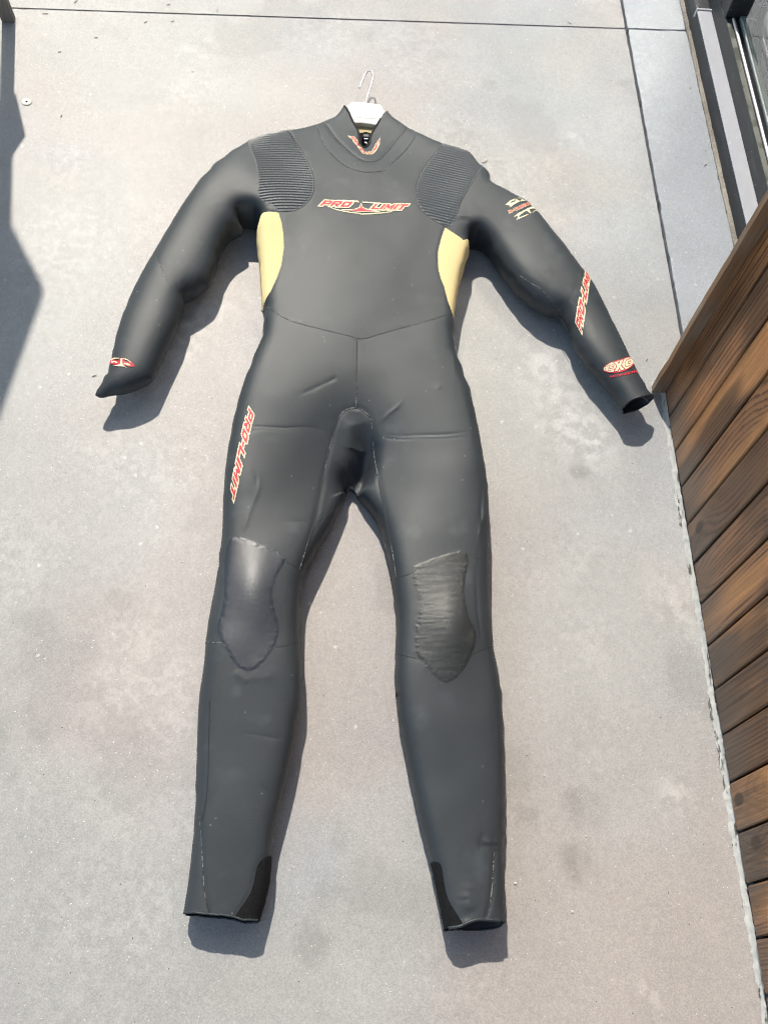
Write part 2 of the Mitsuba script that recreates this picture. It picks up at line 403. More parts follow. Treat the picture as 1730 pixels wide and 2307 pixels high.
# ------------------------------------------------------------------ the terrace floor
labels['ground'] = {'kind': 'structure'}
used.add('ground')
scene['ground'] = mikit.ply(trimesh.Trimesh([[-60, -60, -.014], [60, -60, -.014], [60, 60, -.014], [-60, 60, -.014]], [[0, 1, 2], [0, 2, 3]], process=False), 'grout')
used.add('pavement'); labels['pavement'] = {'kind': 'structure'}
def rough_poly(P, amp, step=.006, seed=0):
    """polygon with slightly broken edges"""
    Q = resample(np.array(P, float), step, True)
    c = np.roll(Q, -1, 0) - np.roll(Q, 1, 0); c /= np.linalg.norm(c, axis=1)[:, None]
    h = (meshkit.fbm(np.c_[Q * 45, np.full(len(Q), seed * 3.7)], 3, seed) - .5) * 2 * amp + np.maximum(meshkit.noise(np.c_[Q * 90, np.full(len(Q), 5.)], seed) - .72, 0) * amp * 6
    return Q + np.stack([-c[:, 1], c[:, 0]], 1) * h[:, None]
def slab(P, mat, amp=.0006, seed=0, sides=None):
    x = np.array(P, float)
    g = Polygon(rough_poly(P, amp, .006, seed)).buffer(0).simplify(.0001)
    if g.geom_type != 'Polygon': g = max(g.geoms, key=lambda q: q.area)
    part('pavement', 'slab', ply_ground(g, -.012, 0), mat)
def cross(x): return 1.9955 + .0612 * (x - 0.0)
JX0, JX1 = .7268, .7334
hw = .0023
def cj(x, s): return (x, cross(x) + s * hw)
slab([(-1.6, -1.2), (JX0 - .003, -1.2), (JX0, .6), (JX0, 1.5), cj(JX0, -1), cj(-1.6, -1)], 'concrete', .0008, 1)
slab([cj(-1.6, 1), cj(JX0, 1), (JX0 - .002, 4.2), (-1.6, 4.2)], 'concrete', .0007, 2)
slab([(JX1, -1.2), (.8735, -1.2), cj(.8735, -1), cj(JX1, -1)], 'concrete_strip', .0012, 3)
slab([cj(JX1, 1), cj(.8735, 1), (.8735, 4.2), (JX1 - .002, 4.2)], 'concrete_strip', .0012, 4)
# neighbouring slabs out of frame
for P in ([(-4, -4), (.724, -4), (.724, -1.206), (-4, -1.206)], [(-4, -1.2), (-1.606, -1.2), cj(-1.606, -1), cj(-4, -1)], [cj(-4, 1), cj(-1.606, 1), (-1.606, 4.2), (-4, 4.2)],
          [(-4, 4.206), (.727, 4.206), (.727, 9), (-4, 9)], [(JX1, 4.206), (.8735, 4.206), (.8735, 9), (JX1, 9)], [(.7300, -4), (.8735, -4), (.8735, -1.206), (.7300, -1.206)]):
    part('pavement', 'slab', ply_ground(Polygon(P), -.012, 0), 'concrete')

# round white plug let into the floor
k = thing('floor_plug', 'small round pale plug with a hole in its middle set in the concrete', 'plug')
th = np.linspace(0, 2 * math.pi, 41)[:-1]
pr_ = [(.0, -.004), (.0022, -.004), (.0022, .0010), (.0030, .0016), (.0085, .0019), (.0100, .0014), (.0108, .0004), (.0108, -.004)]
part(k, 'cap', trimesh.creation.revolve(pr_, sections=40).apply_translation([-.5716, 1.6748, .0004]), 'ivory_plastic', smooth=40)
part(k, 'slot', trimesh.creation.cylinder(.0021, .004, sections=16).apply_translation([-.5716, 1.6748, -.0005]), 'dark_batten')

# ------------------------------------------------------------------ timber wall on the right
wall = thing('timber_wall', 'wall of upright brown stained boards along the right edge', 'wall')
WX, HT = .672, 2.0
part(wall, 'backing', bevel_box(WX + .011, WX + .09, -1.9, 1.015, .01, HT - .01), 'dark_batten')
for i in range(-1, 36):
    y1 = Y0 - (i) * PITCH - .0019; y0 = y1 - PITCH + .0038
    if i == -1: y1 = 1.0240
    d = rng.normal(0, .0007)
    m = bevel_box(WX + d, WX + .018, y0, y1, .009 + rng.uniform(0, .004), HT, .002)
    part(wall, 'board', m, 'stained_wood')
tp = []
for z in np.linspace(.006, HT, 90):
    w = .0012 * (meshkit.noise(np.array([[z * 40, 3, 1]]))[0] - .5) * (1 if z < .25 else .5)
    nick = .0035 * max(0, meshkit.noise(np.array([[z * 22, 7, 1]]))[0] - .68) * 3
    tp.append([(.6495 + w + nick, 1.0242, z), (.6495 + w + nick, 1.0365, z), (.6990, 1.0365, z), (.6990, 1.0242, z)])
tp = np.array(tp); n = len(tp); fc = []
for i in range(n - 1):
    for k in range(4): fc.append((i * 4 + k, i * 4 + (k + 1) % 4, i * 4 + 4 + (k + 1) % 4)); fc.append((i * 4 + k, i * 4 + 4 + (k + 1) % 4, i * 4 + 4 + k))
fc += [(0, 2, 1), (0, 3, 2), (n * 4 - 4, n * 4 - 3, n * 4 - 2), (n * 4 - 4, n * 4 - 2, n * 4 - 1)]
mt = trimesh.Trimesh(tp.reshape(-1, 3), fc, process=False); mt.fix_normals()
part(wall, 'end_trim', mt, 'worn_trim', label='worn pale brown strip closing the end of the boards')
part(wall, 'coping', bevel_box(.645, WX + .10, -1.9, 1.040, HT + .002, HT + .03), 'stained_wood')
# sealant: a ragged white fillet between boards and floor
ys = np.arange(-.35, 1.034, .003); V, Fc = [], []
w1 = .0040 + .0085 * meshkit.fbm(np.c_[ys * 14, ys * 0, ys * 0], 4, 3) + .004 * (meshkit.noise(np.c_[ys * 160, ys * 0, ys * 0], 5) - .5)
w1 = w1 * np.where(ys > .97, 1 - .45 * (ys - .97) / .065, 1)
hh = .003 + .007 * meshkit.fbm(np.c_[ys * 11, ys * 0 + 4, ys * 0], 4, 8) + .003 * (meshkit.noise(np.c_[ys * 200, ys * 0, ys * 0], 2) - .5)
prof = [(0, .0), (.12, .25), (.4, .45), (.7, .75), (1, 1)]
for j, y in enumerate(ys):
    for a, b in prof:
        e = .0016 * (meshkit.noise(np.array([[y * 230, a * 7, 2.]]))[0] - .5) * (0 < a < 1)
        V.append((WX + .0015 - w1[j] * (1 - a), y, hh[j] * b * b + .0004 + e))
    if j:
        for q in range(len(prof) - 1):
            o = (j - 1) * len(prof) + q
            Fc += [(o, o + 1, o + 1 + len(prof)), (o, o + 1 + len(prof), o + len(prof))]
ms = trimesh.Trimesh(np.array(V), np.array(Fc), process=False)
if ms.face_normals[:, 2].mean() < 0: ms.invert()
part(wall, 'sealant', ms, 'white_sealant', smooth=50, label='ragged white sealant along the foot of the boards')

# ------------------------------------------------------------------ glazed front of the building
win = thing('glazed_front', 'dark grey framed glass front with a pale metal sill at upper right', 'window')
part(win, 'mortar_joint', Polygon and ply_ground(Polygon(rough_poly([(.8745, .6), (.8845, .6), (.8845, 4.6), (.8745, 4.6)], .0014, .006, 9)).buffer(0), -.012, .0015), 'sandy_mortar')
YA, YB, YC = .55, 2.055, 4.6
part(win, 'plinth', bevel_box(.8845, 1.02, YA, YC, -.012, .0448), 'anthracite')
part(win, 'sill', bevel_box(.8835, .9172, YA, YB, .0450, .0490, .0008), 'grey_metal', label='pale grey metal sill strip')
part(win, 'sill_end_cap', bevel_box(.8820, .9180, YB + .0005, YB + .0065, .030, .0515, .0008), 'grey_metal')
part(win, 'bottom_rail', bevel_box(.9174, .985, YA, YC, .0450, .0924), 'anthracite')
part(win, 'ledge_gasket', bevel_box(.9180, .9294, YA, 1.955, .0926, .0950, .0008), 'dusty_gasket')
part(win, 'bead', tube(np.c_[np.full(40, .9342), np.linspace(YA, 1.968, 40), np.full(40, .0965)], .0040, 12), 'bright_bead', smooth=True, label='bright round glazing bead')
part(win, 'glazing_rubber', bevel_box(.9296, .9410, YA, 1.972, .0926, .0945, .0006), 'rubber')
GX = .9425
part(win, 'spacer', bevel_box(GX + .0060, GX + .0185, YA, 1.970, .0930, .1040, .0004), 'spacer')
hs = join([bevel_box(GX + .0115, GX + .0129, y, y + .0018, .1041, .1045, .0002) for y in np.arange(1.02, 1.965, .0052)])
part(win, 'spacer_hole', hs, 'spacer_hole', kind='stuff')
def pane(x, y0, y1, z0, z1, mat='pane'):
    return part(win, 'pane', trimesh.Trimesh([[x, y0, z0], [x, y1, z0], [x, y1, z1], [x, y0, z1]], [[0, 2, 1], [0, 3, 2]], process=False), mat)
pane(GX, YA, 1.974, .093, 2.78); pane(GX + .020, YA, 1.974, .093, 2.78)
# upright stile beyond the pane, then the next light
part(win, 'stile', bevel_box(.9176, .99, 1.976, 2.040, .0930, 2.80), 'anthracite')
part(win, 'stile', bevel_box(.9100, .99, 2.0405, 2.110, .0930, 2.80), 'anthracite')
pane(GX, 2.112, 3.20, .093, 2.78, 'solar_glass'); pane(GX, 3.272, 4.5, .093, 2.78, 'solar_glass')
part(win, 'stile', bevel_box(.9100, .99, 3.202, 3.270, .0930, 2.80), 'anthracite')
part(win, 'stile', bevel_box(.9100, .99, 4.502, YC, .0930, 2.80), 'anthracite')
part(win, 'head_rail', bevel_box(.9050, .99, YA, YC, 2.802, 2.87), 'anthracite')
part(win, 'lintel', bevel_box(.8850, 1.10, -2.0, 6.0, 2.872, 3.30), 'render_wall')
part(win, 'pier', bevel_box(.8850, 1.10, YC + .002, 6.0, 0.0, 2.870), 'render_wall')
part(win, 'pier', bevel_box(.8850, 1.10, -2.0, YA - .002, 0.0, 2.870), 'render_wall')
room = thing('room', 'dim room behind the glass front', 'room', kind='structure'); del labels[room]['category']; del labels[room]['label']
for P in ([(1.021, .3), (1.155, .3), (1.155, 2.13), (1.021, 2.12)], [(1.158, .3), (3.4, .3), (3.4, 2.32), (1.158, 2.133)], [(1.021, 2.125), (1.155, 2.135), (1.155, 4.7), (1.021, 4.7)], [(1.158, 2.138), (3.4, 2.326), (3.4, 4.7), (1.158, 4.7)]):
    part(room, 'floor_tile', ply_ground(Polygon(P), .01, .022), 'room_floor')
part(room, 'underfloor', bevel_box(1.0205, 3.4, .3, 4.7, -.01, .009), 'room_joint')
part(room, 'wall', bevel_box(3.402, 3.5, .2, 4.8, 0, 3.2), 'room_wall')
part(room, 'wall', bevel_box(1.102, 3.4, .2, .298, 0, 3.2), 'room_wall')
part(room, 'wall', bevel_box(1.102, 3.4, 4.702, 4.8, 0, 3.2), 'room_wall')
part(room, 'ceiling', bevel_box(1.102, 3.5, .2, 4.8, 3.202, 3.3), 'room_wall')

# ------------------------------------------------------------------ garden table at the left: a foot shows, the rest throws the shadow
tab = thing('garden_table', 'foot of a grey wooden garden table at the top left corner', 'table')
TH = .857
E0 = np.array([-.656, 1.904])
u1 = np.array([-.098, .18]); u1 /= np.linalg.norm(u1)
u2 = np.array([-.036, -.264]); u2 /= np.linalg.norm(u2)
sd_ = .44
pts = [E0 + u1 * sd_, E0, E0 + u2 * sd_]
ang = math.radians(-38)
cur, dirv = pts[-1].copy(), u2.copy()
for q in range(5):
    cc, ss = math.cos(-math.radians(43.4)), math.sin(-math.radians(43.4))
    dirv = np.array([cc * dirv[0] - ss * dirv[1], ss * dirv[0] + cc * dirv[1]])
    cur = cur + dirv * sd_; pts.append(cur.copy())
TOP = Polygon(pts).convex_hull
cx, cy = TOP.centroid.x, TOP.centroid.y
x0, y0, x1, y1 = TOP.bounds
for y in np.arange(y0, y1, .09):
    g = TOP.intersection(sbox(x0 - 1, y + .001, x1 + 1, y + .089))
    if g.area > 1e-4: part(tab, 'top_board', ply_ground(g, TH - .028, TH), 'grey_wood')
FOOT = np.array([-.6440, 1.917])
def beam(a, b, w, d):
    a, b = np.array(a, float), np.array(b, float)
    q = [(-w, -d), (w, -d), (w, d), (-w, d)]
    V = [(a[0] + x, a[1] + y, a[2]) for x, y in q] + [(b[0] + x, b[1] + y, b[2]) for x, y in q]
    return trimesh.convex.convex_hull(np.array(V))
R0 = FOOT - [cx, cy]
for t in range(4):
    c, s = math.cos(t * math.pi / 2), math.sin(t * math.pi / 2)
    r = np.array([c * R0[0] - s * R0[1], s * R0[0] + c * R0[1]])
    part(tab, 'leg', beam((cx + r[0], cy + r[1], .0005), (cx + r[0] * .86, cy + r[1] * .86, TH - .03), .013, .008), 'grey_wood')
part(tab, 'bracket', ply_ground(Polygon([(-.672, 1.99), (-.639, 1.884), (-.665, 1.80), (-.71, 1.9)]), .346, .364), 'grey_wood')
part(tab, 'rail', beam((cx + R0[0] * .93, cy + R0[1] * .93, .30), (cx - R0[0] * .93, cy - R0[1] * .93, .30), .012, .02), 'grey_wood')

